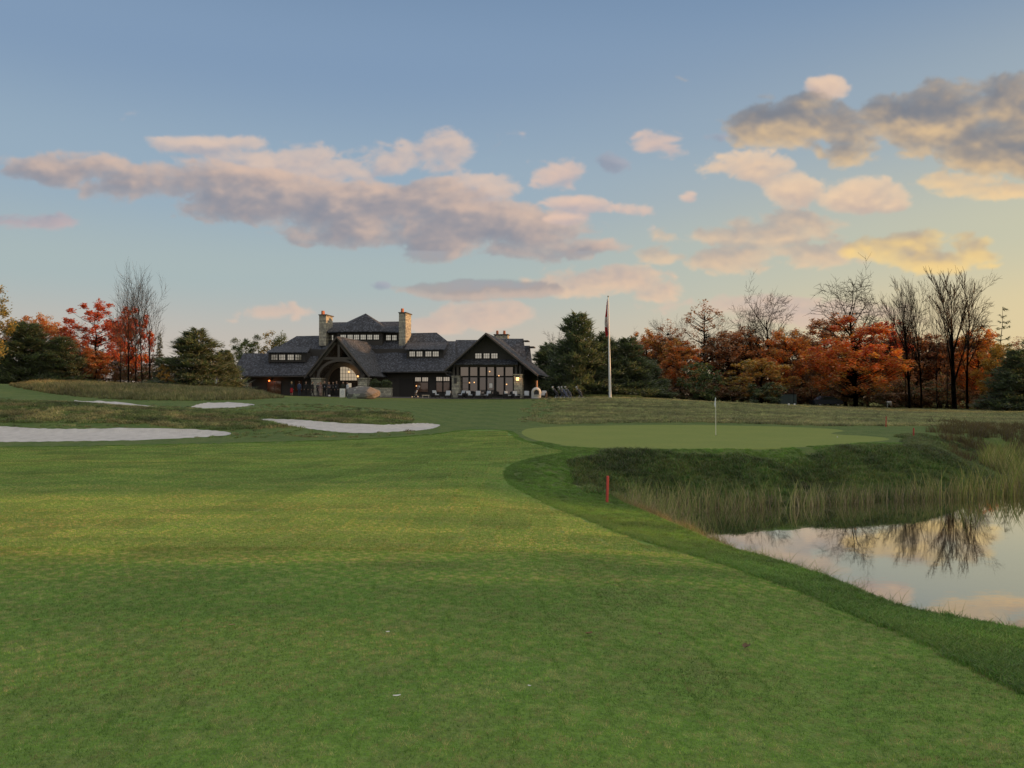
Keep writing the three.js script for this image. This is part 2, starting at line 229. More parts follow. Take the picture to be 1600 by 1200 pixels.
// grass albedo: grain and patches
const grassTex = (a, b, c, dry, k) => noiseTex(1024, (u, v) => {
  const p = tfbm(u, v, 4, 5), q = tfbm(u + .37, v + .11, 24, 3), g = hash(Math.floor(u * 1024) + k, Math.floor(v * 1024)), f = tnoise(u, v, 256);
  const m = clamp((p - 0.5) * 2.0 + 0.5), d = clamp((q - 0.45) * 1.8) * dry, br = 0.72 + 0.3 * g + 0.34 * f - 0.06;
  return [0, 1, 2].map(i => lerp(lerp(a[i], b[i], m), c[i], d) * br).map(x => Math.pow(clamp(x), 1 / 2.2));
}, true);
const FAIR_A = [0.15, 0.285, 0.035], FAIR_B = [0.2, 0.33, 0.05], DRY = [0.27, 0.26, 0.10];
const tile = (t, m) => { const c = t.clone(); c.repeat.set(1 / m, 1 / m); c.needsUpdate = true; return c; };
const bumpT = noiseTex(512, (u, v) => { const n = tnoise(u, v, 128) * 0.6 + tfbm(u, v, 32, 2) * 0.4; return [n, n, n]; });
const fairMat = std([1, 1, 1], 0.95, { map: tile(grassTex(FAIR_A, FAIR_B, DRY, 0.55, 1), 7.3), bumpMap: tile(bumpT, 1.9), bumpScale: 0.02 });
const greenMat = std([1, 1, 1], 0.95, { map: tile(grassTex([0.2, 0.265, 0.036], [0.225, 0.28, 0.042], [0.26, 0.285, 0.055], 0.3, 2), 9), bumpMap: tile(bumpT, 2), bumpScale: 0.006 });
const roughMat = std([1, 1, 1], 0.98, { map: tile(grassTex([0.095, 0.175, 0.028], [0.145, 0.22, 0.04], [0.25, 0.25, 0.09], 0.6, 3), 6.1), bumpMap: tile(bumpT, 2.6), bumpScale: 0.06 });
const sandMat = std([1, 1, 1], 0.95, { map: tile(noiseTex(512, (u, v) => { const n = tfbm(u, v, 6, 5), g = hash(Math.floor(u * 512), Math.floor(v * 512)); const b = 0.78 + 0.16 * n + 0.05 * g; return [b, b * 0.985, b * 0.965].map(x => Math.pow(x * 0.98, 1 / 1.0) * 0.93); }, true), 2.2), bumpMap: tile(noiseTex(512, (u, v) => { const n = 0.5 + 0.25 * Math.sin((u * 26 + tfbm(u, v, 5, 3) * 3) * 6.283) + 0.4 * (tfbm(u, v, 20, 3) - .5); return [n, n, n]; }), 2.2), bumpScale: 0.018 });
structure('rough_ground', landMesh(rest), roughMat, 'rough grass and banks reaching out to the trees', 'ground');
structure('fairway', landMesh(fairT), fairMat, 'closely mown green fairway', 'fairway');
structure('putting_green', landMesh(greenT), greenMat, 'smooth pale putting green beside the pond', 'putting green');
['long white sand bunker below a mottled grass face', 'white sand bunker in the mound below the boulder', 'thin sand bunker under the tall fescue mound', 'small sand bunker at the end of the fescue mound'].forEach((l, i) => structure('sand_bunker', landMesh(sands[i]), sandMat, l, 'bunker'));
// pond
{
  const s = new THREE.Shape(pondPoly.map(([x, z]) => new THREE.Vector2(x, -z))); const g = new THREE.ShapeGeometry(s); g.rotateX(-Math.PI / 2); g.translate(0, WATER, 0);
  const p = g.attributes.position, uv = g.attributes.uv; for (let i = 0; i < p.count; i++) uv.setXY(i, p.getX(i), p.getZ(i));
  const rip = noiseTex(1024, (u, v) => { const w = tfbm(u, v, 10, 3), n = 0.5 + 0.5 * (tfbm(u + .2 * w, v * 1, 14, 3) - .5) + 0.3 * (tnoise(u, v, 48) - .5); return [n, n, n]; });
  const b = rip.clone(); b.repeat.set(1 / 7, 1 / 4.2); b.needsUpdate = true;
  const m = new THREE.MeshPhysicalMaterial({ color: col(0.012, 0.014, 0.009), roughness: 0.02, ior: 2.33, clearcoat: 1, clearcoatRoughness: 0.02, bumpMap: b, bumpScale: 0.0013 });
  structure('pond_water', g, m, 'still pond mirroring the evening sky and trees', 'pond');
}
console.log('land done');

// ---------------------------------------------------------------- grasses, weeds and reeds
// a clump of blades: each blade one bent strip of its own colour
function clump(n, R, h0, h1, w, lean, colors, seg = 1, rect = false) {
  const pos = [], cl = [];
  for (let i = 0; i < n; i++) {
    const a = rnd() * 6.283, r = R * Math.sqrt(rnd()), x = rect ? rr(-R, R) : Math.cos(a) * r, z = rect ? rr(-R, R) : Math.sin(a) * r, h = rr(h0, h1), b = rnd() * 6.283, tx = Math.cos(b), tz = Math.sin(b), la = rnd() * 6.283, ll = h * lean * (0.3 + rnd()), lx = Math.cos(la) * ll, lz = Math.sin(la) * ll, ww = w * rr(0.6, 1.3) / 2, cn = rect ? clamp(noise(x * 22 + n * .3, z * 22 + 9) * 1.7 - .3 + rr(-.17, .17), 0, .999) : rnd(), c = colors[Math.floor(cn * colors.length)], v = rect ? rr(0.7, 1.25) * (0.6 + 0.8 * noise(x * 34 + n, z * 34 + 70)) : rr(0.8, 1.2);
    let px = [x - tx * ww, -0.005, z - tz * ww], qx = [x + tx * ww, -0.005, z + tz * ww];
    for (let k = 1; k <= seg; k++) {
      const t = k / seg, cx = x + lx * t * t, cz = z + lz * t * t, cy = h * (t - 0.25 * lean * t * t), sw = ww * (1 - t * 0.8);
      if (k === seg) { pos.push(...px, ...qx, cx, cy, cz); for (let m = 0; m < 3; m++) cl.push(c[0] * v, c[1] * v, c[2] * v); }
      else { const p2 = [cx - tx * sw, cy, cz - tz * sw], q2 = [cx + tx * sw, cy, cz + tz * sw]; pos.push(...px, ...qx, ...p2, ...qx, ...q2, ...p2); for (let m = 0; m < 6; m++) cl.push(c[0] * v, c[1] * v, c[2] * v); px = p2; qx = q2; }
    }
  }
  const g = new THREE.BufferGeometry(); g.setAttribute('position', new THREE.Float32BufferAttribute(pos, 3)); g.setAttribute('color', new THREE.Float32BufferAttribute(cl, 3)); g.computeVertexNormals(); return g;
}
const bladeMat = new THREE.MeshPhysicalMaterial({ vertexColors: true, roughness: 1, transmission: 0.4, thickness: 0, side: THREE.DoubleSide });
const UPV = new THREE.Vector3(0, 1, 0);
function scatter(name, label, category, geo, pts, flat = false) { // pts: [x, z, scale, tint, sy]
  const m = new THREE.InstancedMesh(geo, bladeMat, pts.length), M = new THREE.Matrix4(), q = new THREE.Quaternion(), q2 = new THREE.Quaternion(), n = new THREE.Vector3(), c = new THREE.Color();
  pts.forEach(([x, z, s, t, sy], i) => {
    const y = H(x, z); q.setFromAxisAngle(UPV, flat ? Math.floor(hash(i, 7) * 4) * Math.PI / 2 : hash(i, 3) * 6.283);
    if (flat) { const e = 0.12; n.set(H(x - e, z) - H(x + e, z), 2 * e, H(x, z - e) - H(x, z + e)).normalize(); q.premultiply(q2.setFromUnitVectors(UPV, n)); }
    M.compose(new THREE.Vector3(x, y, z), q, new THREE.Vector3(s, s * (sy ?? 1), s)); m.setMatrixAt(i, M); m.setColorAt(i, c.setRGB(...t));
  });
  m.name = numbered(name); m.castShadow = m.receiveShadow = true; scene.add(m); tag(m, label, category, null, 'stuff'); return m;
}
const tintOf = (x, z, f, amp, dry) => { const a = fbm(x * f + 9, z * f + 4, 4) - 0.5, b = clamp((fbm(x * f * .6 + 77, z * f * 1.3 + 31, 4) - 0.46) * 4) * dry; const v = 1 + a * amp; return [v * (1 + b * 0.38), v * (1 + b * 0.12), v * (1 + b * 0.25)]; };
const inFrame = (x, z, m = 0.72) => z < -2.2 && Math.abs(x) < -z * m + 1.2;
const FG = [[0.13, 0.275, 0.034], [0.165, 0.335, 0.04], [0.21, 0.38, 0.05], [0.265, 0.4, 0.062], [0.42, 0.42, 0.155]];
{ // mown fairway: square sods of short blades
  const near = [0, 1, 2].map(() => clump(800, 0.14, 0.008, 0.024, 0.0042, 0.9, FG, 1, true)), far = [0, 1].map(() => clump(1000, 0.28, 0.010, 0.028, 0.008, 0.9, FG, 1, true)), A = [[], [], []], B = [[], []];
  for (let z = -2.6; z > -11; z -= 0.27) for (let x = -8.5; x < 8.5; x += 0.27) if (inFrame(x, z) && fairZ(x, z) < 0.0) A[Math.floor(rnd() * 3)].push([x + rr(-.02, .02), z + rr(-.02, .02), 1, tintOf(x, z * 1.3, 0.9, 1.1, 1.2)]);
  for (let z = -11; z > -47; z -= 0.53) for (let x = -36; x < 24; x += 0.53) if (inFrame(x, z) && fairZ(x, z) < -0.04) B[Math.floor(rnd() * 2)].push([x + rr(-.05, .05), z + rr(-.05, .05), 1, tintOf(x, z * 1.3, 0.9, 1.1, 1.2)]);
  A.forEach((a, i) => scatter('fairway_grass', 'short mown grass blades of the fairway', 'grass', near[i], a, true));
  B.forEach((a, i) => scatter('fairway_grass', 'short mown grass blades further down the fairway', 'grass', far[i], a, true));
  console.log('fairway sods', A[0].length, B[0].length);
}
const RG = [[0.1, 0.26, 0.028], [0.13, 0.3, 0.033], [0.165, 0.33, 0.042], [0.22, 0.32, 0.055]];
{ // first cut of rough between fairway and bank, and round the green
  const g = clump(70, 0.1, 0.02, 0.055, 0.008, 0.9, RG, 2), A = [];
  for (let k = 0; k < 150000 && A.length < 11500; k++) {
    const d = 3 + 34 * rnd() ** 1.3, x = rr(-0.2, 0.72) * d + 1, z = -d; const f = fairZ(x, z), p = pond(x, z), gz = greenZ(x, z);
    if (f < 0.02 || p < 0.55 || gz < 0.05 || f > 9) continue; if (!inFrame(x, z)) continue;
    A.push([x, z, rr(.6, 1.4), tintOf(x, z, 0.7, 0.9, 0.6).map(v => v * (.62 + .7 * hash(Math.round(x * 70), Math.round(z * 70))))]);
  }
  scatter('rough_grass', 'longer grass between the fairway edge and the pond', 'grass', g, A, true);
  // lip along the fairway edge
  const E = []; for (let k = 0; k < 160000 && E.length < 9000; k++) { const d = rr(4, 48), x = rr(-.66, .68) * d, z = -d, f = fairZ(x, z); if (f > 0.0 && f < 0.22 && greenZ(x, z) > .3 && pond(x, z) > .4 && bunkerZ.every(b => b(x, z) > .1)) E.push([x, z, rr(.9, 1.3), tintOf(x, z, 0.7, 0.5, 0.2)]); }
  scatter('rough_grass', 'raised edge of longer grass along the fairway', 'grass', g, E, false);
  console.log('rough', A.length, E.length);
}
{ // bank weeds at the near waterline
  const W1 = clump(46, 0.16, 0.12, 0.42, 0.009, 0.9, [[0.12, 0.23, 0.035], [0.16, 0.27, 0.04], [0.2, 0.26, 0.055], [0.28, 0.27, 0.09]], 3);
  const W2 = clump(46, 0.18, 0.15, 0.5, 0.01, 0.8, [[0.26, 0.2, 0.085], [0.2, 0.155, 0.075], [0.32, 0.27, 0.1], [0.18, 0.22, 0.055]], 3);
  const A = [], B = [];
  for (let k = 0; k < 120000; k++) {
    const d = rr(4, 27), x = rr(1.5, 10), z = -d, p = pond(x, z); if (p < -0.1 || p > 0.85 || z < -25.5) continue; if (rnd() > 1.1 - p * 1.0) continue;
    const brown = sstep(-12.5, -16, z) * sstep(-24, -20.5, z) * 0.8 + 0.1;
    (rnd() < brown ? B : A).push([x, z, rr(.55, 1.05) * (1 - p * 0.25), tintOf(x, z, 0.9, 0.7, 0.4)]);
    if (A.length + B.length > 3800) break;
  }
  scatter('bank_grass', 'uncut green grass along the near bank of the pond', 'grass', W1, A);
  scatter('bank_weeds', 'brown weeds along the near bank of the pond', 'weeds', W2, B);
  // dark weeds on the far bank below the green
  const W3 = clump(30, 0.2, 0.06, 0.22, 0.026, 1.1, [[0.06, 0.14, 0.022], [0.075, 0.17, 0.025], [0.1, 0.19, 0.03], [0.17, 0.2, 0.05]], 2), C = [];
  for (let k = 0; k < 90000 && C.length < 11000; k++) { const x = rr(2, 30), z = -rr(22, 47), p = pond(x, z); if (p < 0.02 || p > 4.2 || greenZ(x, z) < 0.9 || fairZ(x, z) < 1.6 || !inFrame(x, z, .7)) continue; if (z > -25 && p > 1.6) continue; C.push([x, z, rr(.6, 1.3), tintOf(x, z, 0.8, 1.6, 0.6).map((v, i, a) => v * (.6 + .8 * hash(Math.round(x * 90), Math.round(z * 90))))]); }
  scatter('bank_weeds', 'dark tangled weeds on the bank below the putting green', 'weeds', W3, C);
  console.log('bank', A.length, B.length, C.length);
}
{ // reeds standing in the shallows
  const reedC = [[0.42, 0.39, 0.14], [0.33, 0.35, 0.1], [0.52, 0.44, 0.19], [0.6, 0.5, 0.27], [0.25, 0.3, 0.08]];
  const reed = clump(5, 0.26, 0.4, 1.35, 0.028, 0.4, reedC, 4), bent = clump(6, 0.2, 0.5, 0.9, 0.014, 1.2, [[0.3, 0.25, 0.14], [0.24, 0.2, 0.1]], 4), A = [], B = [];
  for (let k = 0; k < 80000 && A.length < 1150; k++) {
    const x = rr(3, 30), z = -rr(19, 47), p = pond(x, z); const inlet = z > -26.5 && x < 9 && z < -20.2;
    if (p > 0.35 || p < (inlet ? -1.4 : -0.75) || z > -20) continue; if (!inlet && z > -26) continue;
    if (rnd() > 0.25 + 1.2 * fbm(x * .8, z * .8 + 30, 3) - (inlet ? 0 : .1)) continue;
    const f = fbm(x * .5 + 8, z * .5, 3), far = sstep(12, 17, x); const t = (0.8 + 0.5 * f) * rr(.55, 1.35);
    A.push([x, z, rr(.6, 1.1) * (inlet ? .95 : lerp(.85, 1.15, far)), [t, t, t * lerp(1.05, .8, far)]]); if (rnd() < .5) B.push([x, z, rr(.6, 1.1), [t, t, t]]);
  }
  scatter('reeds', 'straw coloured reeds standing in the pond shallows', 'reeds', reed, A);
  scatter('reeds', 'bent and broken reed stalks at the waterline', 'reeds', bent, B);
  // red brown brush on the far right shore
  const bush = clump(60, 0.4, 0.3, 0.95, 0.03, 0.6, [[0.12, 0.10, 0.035], [0.15, 0.12, 0.03], [0.09, 0.055, 0.035], [0.18, 0.15, 0.04]], 2), C = [];
  for (let k = 0; k < 20000 && C.length < 700; k++) { const x = rr(17, 45), z = -rr(36, 68), p = pond(x, z); if (p < 0 || p > 13 || greenZ(x, z) < 3) continue; { const q = 800 + FPX * x / -z; if (rnd() > sstep(1430, 1540, q)) continue; } if (rnd() > fbm(x * .25, z * .25, 3) * 1.5 - .2) continue; C.push([x, z, rr(.5, 1.0), tintOf(x, z, .4, 1, .4)]); }
  scatter('shore_brush', 'red brown brush on the shore beyond the putting green', 'brush', bush, C);
  console.log('reeds', A.length, B.length, C.length);
}
{ // tall fescue on the mound at the left, dry tufts on the far slope and on the bunker faces
  const F = clump(42, 0.28, 0.3, 1.0, 0.05, 0.6, [[0.16, 0.19, 0.06], [0.21, 0.22, 0.075], [0.28, 0.26, 0.11], [0.11, 0.165, 0.04], [0.42, 0.36, 0.19]], 3), A = [];
  const mound = zone(onBase([[20, 604], [60, 612], [120, 620], [200, 625], [300, 626.5], [380, 625], [440, 622], [-24, -84, 1], [-33, -90, 1], [-44, -90, 1], [-50, -84, 1]]));
  for (let k = 0; k < 150000 && A.length < 6500; k++) { const x = rr(-56, -16), z = -rr(56, 92), m = mound(x, z); if (m > 0 || bunkerZ.some(b => b(x, z) < 0.4)) continue; const e = sstep(0, 2.5, -m); const left = sstep(-33, -46, x); A.push([x, z, rr(.4, .85) * (0.55 + .45 * e) * (.6 + .8 * fbm(x * .5, z * .5, 3)), tintOf(x, z, .3, 1.4, .6).map((v, i) => v * (.55 + .8 * hash(Math.round(x * 50), Math.round(z * 50))) * [1.0 + .35 * left, 1 + .12 * left, 1][i])]); }  // warmer blades toward the left end: low sunlight put into the tint
  scatter('fescue_grass', 'tall wispy fescue covering the mound behind the bunkers', 'fescue', F, A);
  const D = clump(34, 0.28, 0.08, 0.26, 0.04, 1.0, [[0.42, 0.42, 0.19], [0.34, 0.37, 0.14], [0.52, 0.49, 0.25], [0.2, 0.26, 0.075], [0.15, 0.2, 0.06]], 2), B = [];
  for (let k = 0; k < 120000 && B.length < 17000; k++) { const d = rr(60, 118), x = rr(0.0, 0.68) * d, z = -d; if (greenZ(x, z) < 2.2 || pond(x, z) < 3) continue; const slope = sstep(0.0, 0.09, x / d - 0.03 * (d - 64) / 50); if (rnd() > slope) continue; B.push([x, z, rr(.7, 1.5), tintOf(x * .6, z * 2.4, .35, 1.5, .7).map(v => v * (.6 + .75 * hash(Math.round(x * 50), Math.round(z * 50))))]); }
  scatter('dry_grass', 'dry wispy grass on the slope beyond the putting green', 'grass', D, B);
  const C = [];
  for (let k = 0; k < 90000 && C.length < 5200; k++) { const d = rr(41, 60), x = rr(-.68, -.12) * d, z = -d; if (fairZ(x, z) < 1 || bunkerZ.some(b => b(x, z) < 0.12)) continue; const near = d > 44.5 && d < 52.5; if (!near && rnd() > 0.16) continue; const tan = sstep(.42, .62, fbm(x * .6 + 20, z * 1.2, 4)); C.push([x, z, rr(.5, 1.1) * (near ? 1 : .6), tintOf(x, z, .5, 1.3, .5).map((v, i) => v * lerp([.5, .64, .42][i], [.95, .82, .8][i], tan) * (.5 + 1.1 * hash(Math.round(x * 40), Math.round(z * 40))))]); }
  scatter('bunker_face_grass', 'mottled grass on the faces above the bunkers', 'grass', D, C);
  console.log('fescue', A.length, B.length, C.length);
}

// ---------------------------------------------------------------- trees
const barkTex = noiseTex(256, (u, v) => { const n = tfbm(u, v * 0.5, 16, 4), g = tfbm(u * 2, v, 8, 3), b = 0.5 + 0.75 * (n - .35) + .3 * (g - .5); return [b, b, b]; }, true);
const bark = (r, g, b) => std([r, g, b], 0.95, { map: barkTex });
const BARK_DARK = bark(0.24, 0.2, 0.17), BARK_GREY = bark(0.8, 0.74, 0.67), BARK_PALE = bark(0.85, 0.8, 0.72), BARK_BROWN = bark(0.42, 0.35, 0.28);
const leafMat = new THREE.MeshPhysicalMaterial({ vertexColors: true, roughness: 1, transmission: 0.5, thickness: 0, side: THREE.DoubleSide });
class TB { // tubes and leaves gathered into one geometry
  constructor() { this.p = []; this.n = []; this.u = []; this.i = []; }
  tube(pts, rad, sides) {
    const base = this.p.length / 3, t = new THREE.Vector3(), a = new THREE.Vector3(), b = new THREE.Vector3();
    for (let k = 0; k < pts.length; k++) {
      t.copy(pts[Math.min(k + 1, pts.length - 1)]).sub(pts[Math.max(k - 1, 0)]).normalize(); a.set(Math.abs(t.y) > .9 ? 1 : 0, Math.abs(t.y) > .9 ? 0 : 1, 0).cross(t).normalize(); b.copy(t).cross(a);
      for (let s = 0; s <= sides; s++) { const q = s / sides * 6.2832, x = a.x * Math.cos(q) + b.x * Math.sin(q), y = a.y * Math.cos(q) + b.y * Math.sin(q), z = a.z * Math.cos(q) + b.z * Math.sin(q); this.p.push(pts[k].x + x * rad[k], pts[k].y + y * rad[k], pts[k].z + z * rad[k]); this.n.push(x, y, z); this.u.push(s / sides * 2, pts[k].y * 0.6); }
    }
    const w = sides + 1; for (let k = 0; k < pts.length - 1; k++) for (let s = 0; s < sides; s++) { const o = base + k * w + s; this.i.push(o, o + w, o + 1, o + 1, o + w, o + w + 1); }
  }
  geo() { const g = new THREE.BufferGeometry(); g.setAttribute('position', new THREE.Float32BufferAttribute(this.p, 3)); g.setAttribute('normal', new THREE.Float32BufferAttribute(this.n, 3)); g.setAttribute('uv', new THREE.Float32BufferAttribute(this.u, 2)); g.setIndex(this.i); return g; }
}
class Leaves {
  constructor() { this.p = []; this.c = []; }
  leaf(x, y, z, s, c, flat = 0) { // a folded lozenge
    const a = rnd() * 6.283, t = (rnd() - .5) * (flat ? 1.2 : 3.1), ux = Math.cos(a), uz = Math.sin(a), ct = Math.cos(t), st = Math.sin(t), vx = -uz * ct, vy = st, vz = ux * ct, w = s * .42, L = s * rr(.75, 1.25) * .6, f = s * .14;
    const A = [x - vx * L, y - vy * L, z - vz * L], B = [x + ux * w, y + f, z + uz * w], C = [x + vx * L, y + vy * L, z + vz * L], D = [x - ux * w, y + f, z - uz * w];
    this.p.push(...A, ...B, ...C, ...A, ...C, ...D); const v = rr(.8, 1.2); for (let k = 0; k < 6; k++) this.c.push(c[0] * v, c[1] * v, c[2] * v);
  }
  spike(x, y, z, dx, dy, dz, w, c) { const a = rnd() * 6.283, ux = Math.cos(a) * w, uz = Math.sin(a) * w; this.p.push(x - ux, y, z - uz, x + ux, y, z + uz, x + dx, y + dy, z + dz); const v = rr(.75, 1.25); for (let k = 0; k < 3; k++) this.c.push(c[0] * v, c[1] * v, c[2] * v); }
  geo() { const g = new THREE.BufferGeometry(); g.setAttribute('position', new THREE.Float32BufferAttribute(this.p, 3)); g.setAttribute('color', new THREE.Float32BufferAttribute(this.c, 3)); g.computeVertexNormals(); return g; }
}
const v3 = (x, y, z) => new THREE.Vector3(x, y, z);
function limb(tb, a, b, r0, r1, sides, sag = 0.12, n = 5) { const pts = [], rad = [], L = a.distanceTo(b); for (let k = 0; k <= n; k++) { const t = k / n, p = a.clone().lerp(b, t); const bow = Math.sin(t * Math.PI) * L * sag; p.y -= bow * .8; p.x += (rnd() - .5) * L * .06 * (k && k < n ? 1 : 0); p.z += (rnd() - .5) * L * .06 * (k && k < n ? 1 : 0); pts.push(p); rad.push(lerp(r0, r1, t)); } tb.tube(pts, rad, sides); return pts; }
function growing(tb, from, dir, len, rad, depth, o) {
  const n = depth > 1 ? 5 : 3, pts = [from.clone()], rads = [rad], p = from.clone(), d = dir.clone();
  for (let k = 1; k <= n; k++) { d.x += (rnd() - .5) * o.wob; d.z += (rnd() - .5) * o.wob; d.y += o.up * (rnd() * .8 + .2); d.normalize(); p.addScaledVector(d, len / n); pts.push(p.clone()); rads.push(rad * lerp(1, o.taper, k / n)); }
  tb.tube(pts, rads, depth > 2 ? 7 : depth > 1 ? 5 : 3);
  if (depth <= 0) return;
  const kids = depth === o.depth ? o.first : o.kids;
  for (let k = 0; k < kids; k++) {
    const t = lerp(depth === o.depth ? o.bare : 0.25, 1, (k + rnd() * .9) / kids), f = t * n, i = Math.min(n - 1, Math.floor(f)), q = pts[i].clone().lerp(pts[i + 1], f - i), a = k * 2.4 + rnd() * 1.2, side = v3(Math.cos(a), 0, Math.sin(a));
    const pd = pts[i + 1].clone().sub(pts[i]).normalize(); side.addScaledVector(pd, -side.dot(pd)).normalize();
    const nd = pd.multiplyScalar(Math.cos(o.ang * rr(.7, 1.2))).addScaledVector(side, Math.sin(o.ang * rr(.7, 1.2))).normalize();
    growing(tb, q, nd, len * rr(.42, .68) * (depth === o.depth ? lerp(o.low ?? 1, .62, t) : 1), Math.max(0.022, rads[i] * rr(.4, .6)), depth - 1, o);
  }
}
function plant(name, label, category, parts, h, w, group) { const t = thing(name, label, category, [0, -500, 0], 0, group); for (const [n, g, m] of parts) mesh(n, g, m, t); t.userData.h0 = h; t.userData.w0 = w; scene.remove(t); used[name] = (used[name] ?? 0) - 1; if (used[name] < 0) delete used[name]; return t; }
function bareTree(o, m) { const tb = new TB(); growing(tb, v3(0, -.3, 0), v3(rr(-.03, .03), 1, rr(-.03, .03)), o.len, o.rad, o.depth, o); const g = tb.geo(); g.computeBoundingBox(); const b = g.boundingBox; return plant('bare_tree', 'x', 'tree', [['trunk', g, m]], b.max.y, Math.max(b.max.x - b.min.x, b.max.z - b.min.z)); }
const OAK = { len: 11, rad: .34, depth: 4, first: 12, kids: 5, ang: .85, wob: .22, up: .05, taper: .35, bare: .38, low: 1.05 };
const ASH = { len: 12, rad: .17, depth: 3, first: 17, kids: 5, ang: .5, wob: .12, up: .1, taper: .18, bare: .28, low: .75 };
const VASE = { len: 8.5, rad: .24, depth: 4, first: 7, kids: 5, ang: .42, wob: .14, up: .12, taper: .35, bare: .22, low: 1.5 };
const bareOak = [bareTree(OAK, BARK_DARK), bareTree({ ...OAK, first: 10, ang: .75 }, BARK_BROWN)];
const bareAsh = [bareTree(ASH, BARK_GREY), bareTree({ ...ASH, first: 15, ang: .6 }, BARK_GREY)];
const bareVase = [bareTree(VASE, BARK_GREY), bareTree({ ...VASE, first: 6, ang: .36 }, BARK_GREY)];
console.log('bare', bareOak[0].children[0].geometry.index.count / 3, bareAsh[0].children[0].geometry.index.count / 3, bareVase[0].children[0].geometry.index.count / 3);
// leafy tree: clumps of leaves at the ends of limbs; fill 0..1 how full the crown is
function leafy(name, category, o) {
  const tb = new TB(), lv = new Leaves(), Hh = o.h, cy = Hh * o.cy, ry = Hh * (1 - o.cy) * .98, rx = o.w / 2;
  limb(tb, v3(0, -.3, 0), v3(rr(-.2, .2), Hh * .82, rr(-.2, .2)), o.r, o.r * .22, 7, 0, 7);
  for (let k = 0; k < o.n; k++) {
    let x, y, z, r; do { x = rr(-1, 1); y = rr(-1, 1); z = rr(-1, 1); r = Math.hypot(x, y, z); } while (r > 1 || r < .35 || (y < -.2 && r < .55));
    const squeeze = y < 0 ? lerp(1, o.foot ?? .75, -y) : 1, wob = .82 + .4 * fbm(x * 2 + o.s, y * 2 + z * 2, 3); const yy = y < 0 ? cy + y * (cy - Hh * o.clear) : cy + y * ry; const c = v3(x * rx * squeeze * wob, yy, z * rx * squeeze * wob);
    const from = v3(0, clamp(c.y - Math.hypot(c.x, c.z) * .55, Hh * o.clear * .8, Hh * .8), 0);
    limb(tb, from, c, o.r * .2, 0.012, 4, .08, 4);
    const hi = (c.y / Hh), pal = o.pal(hi, x), s = o.cs * rr(.7, 1.25), m = Math.round(o.m * rr(.6, 1.3));
    for (let j = 0; j < m; j++) { const cc = pal[Math.floor(rnd() * pal.length)]; lv.leaf(c.x + gauss() * s, c.y + gauss() * s * .62, c.z + gauss() * s, o.ls * rr(.7, 1.3), cc, 1); }
  }
  return plant(name, 'x', category, [['trunk', tb.geo(), o.bark ?? BARK_DARK], ['crown', lv.geo(), leafMat]], Hh, o.w);
}
const RED = [[0.68, 0.13, 0.04], [0.74, 0.19, 0.045], [0.58, 0.11, 0.045]], ORANGE = [[0.85, 0.33, 0.036], [0.82, 0.4, 0.045], [0.86, 0.27, 0.034]], GOLD = [[0.76, 0.46, 0.05], [0.7, 0.38, 0.04], [0.64, 0.44, 0.08]], RUST = [[0.56, 0.24, 0.075], [0.45, 0.18, 0.065], [0.64, 0.31, 0.08]], BROWN = [[0.36, 0.2, 0.09], [0.28, 0.15, 0.08], [0.44, 0.24, 0.095]], GREENL = [[0.1, 0.16, 0.036], [0.135, 0.185, 0.042], [0.075, 0.125, 0.033]], OLIVE = [[0.26, 0.24, 0.055], [0.38, 0.29, 0.06], [0.19, 0.2, 0.05]];
const mix = (a, b, t) => rnd() < t ? b : a;
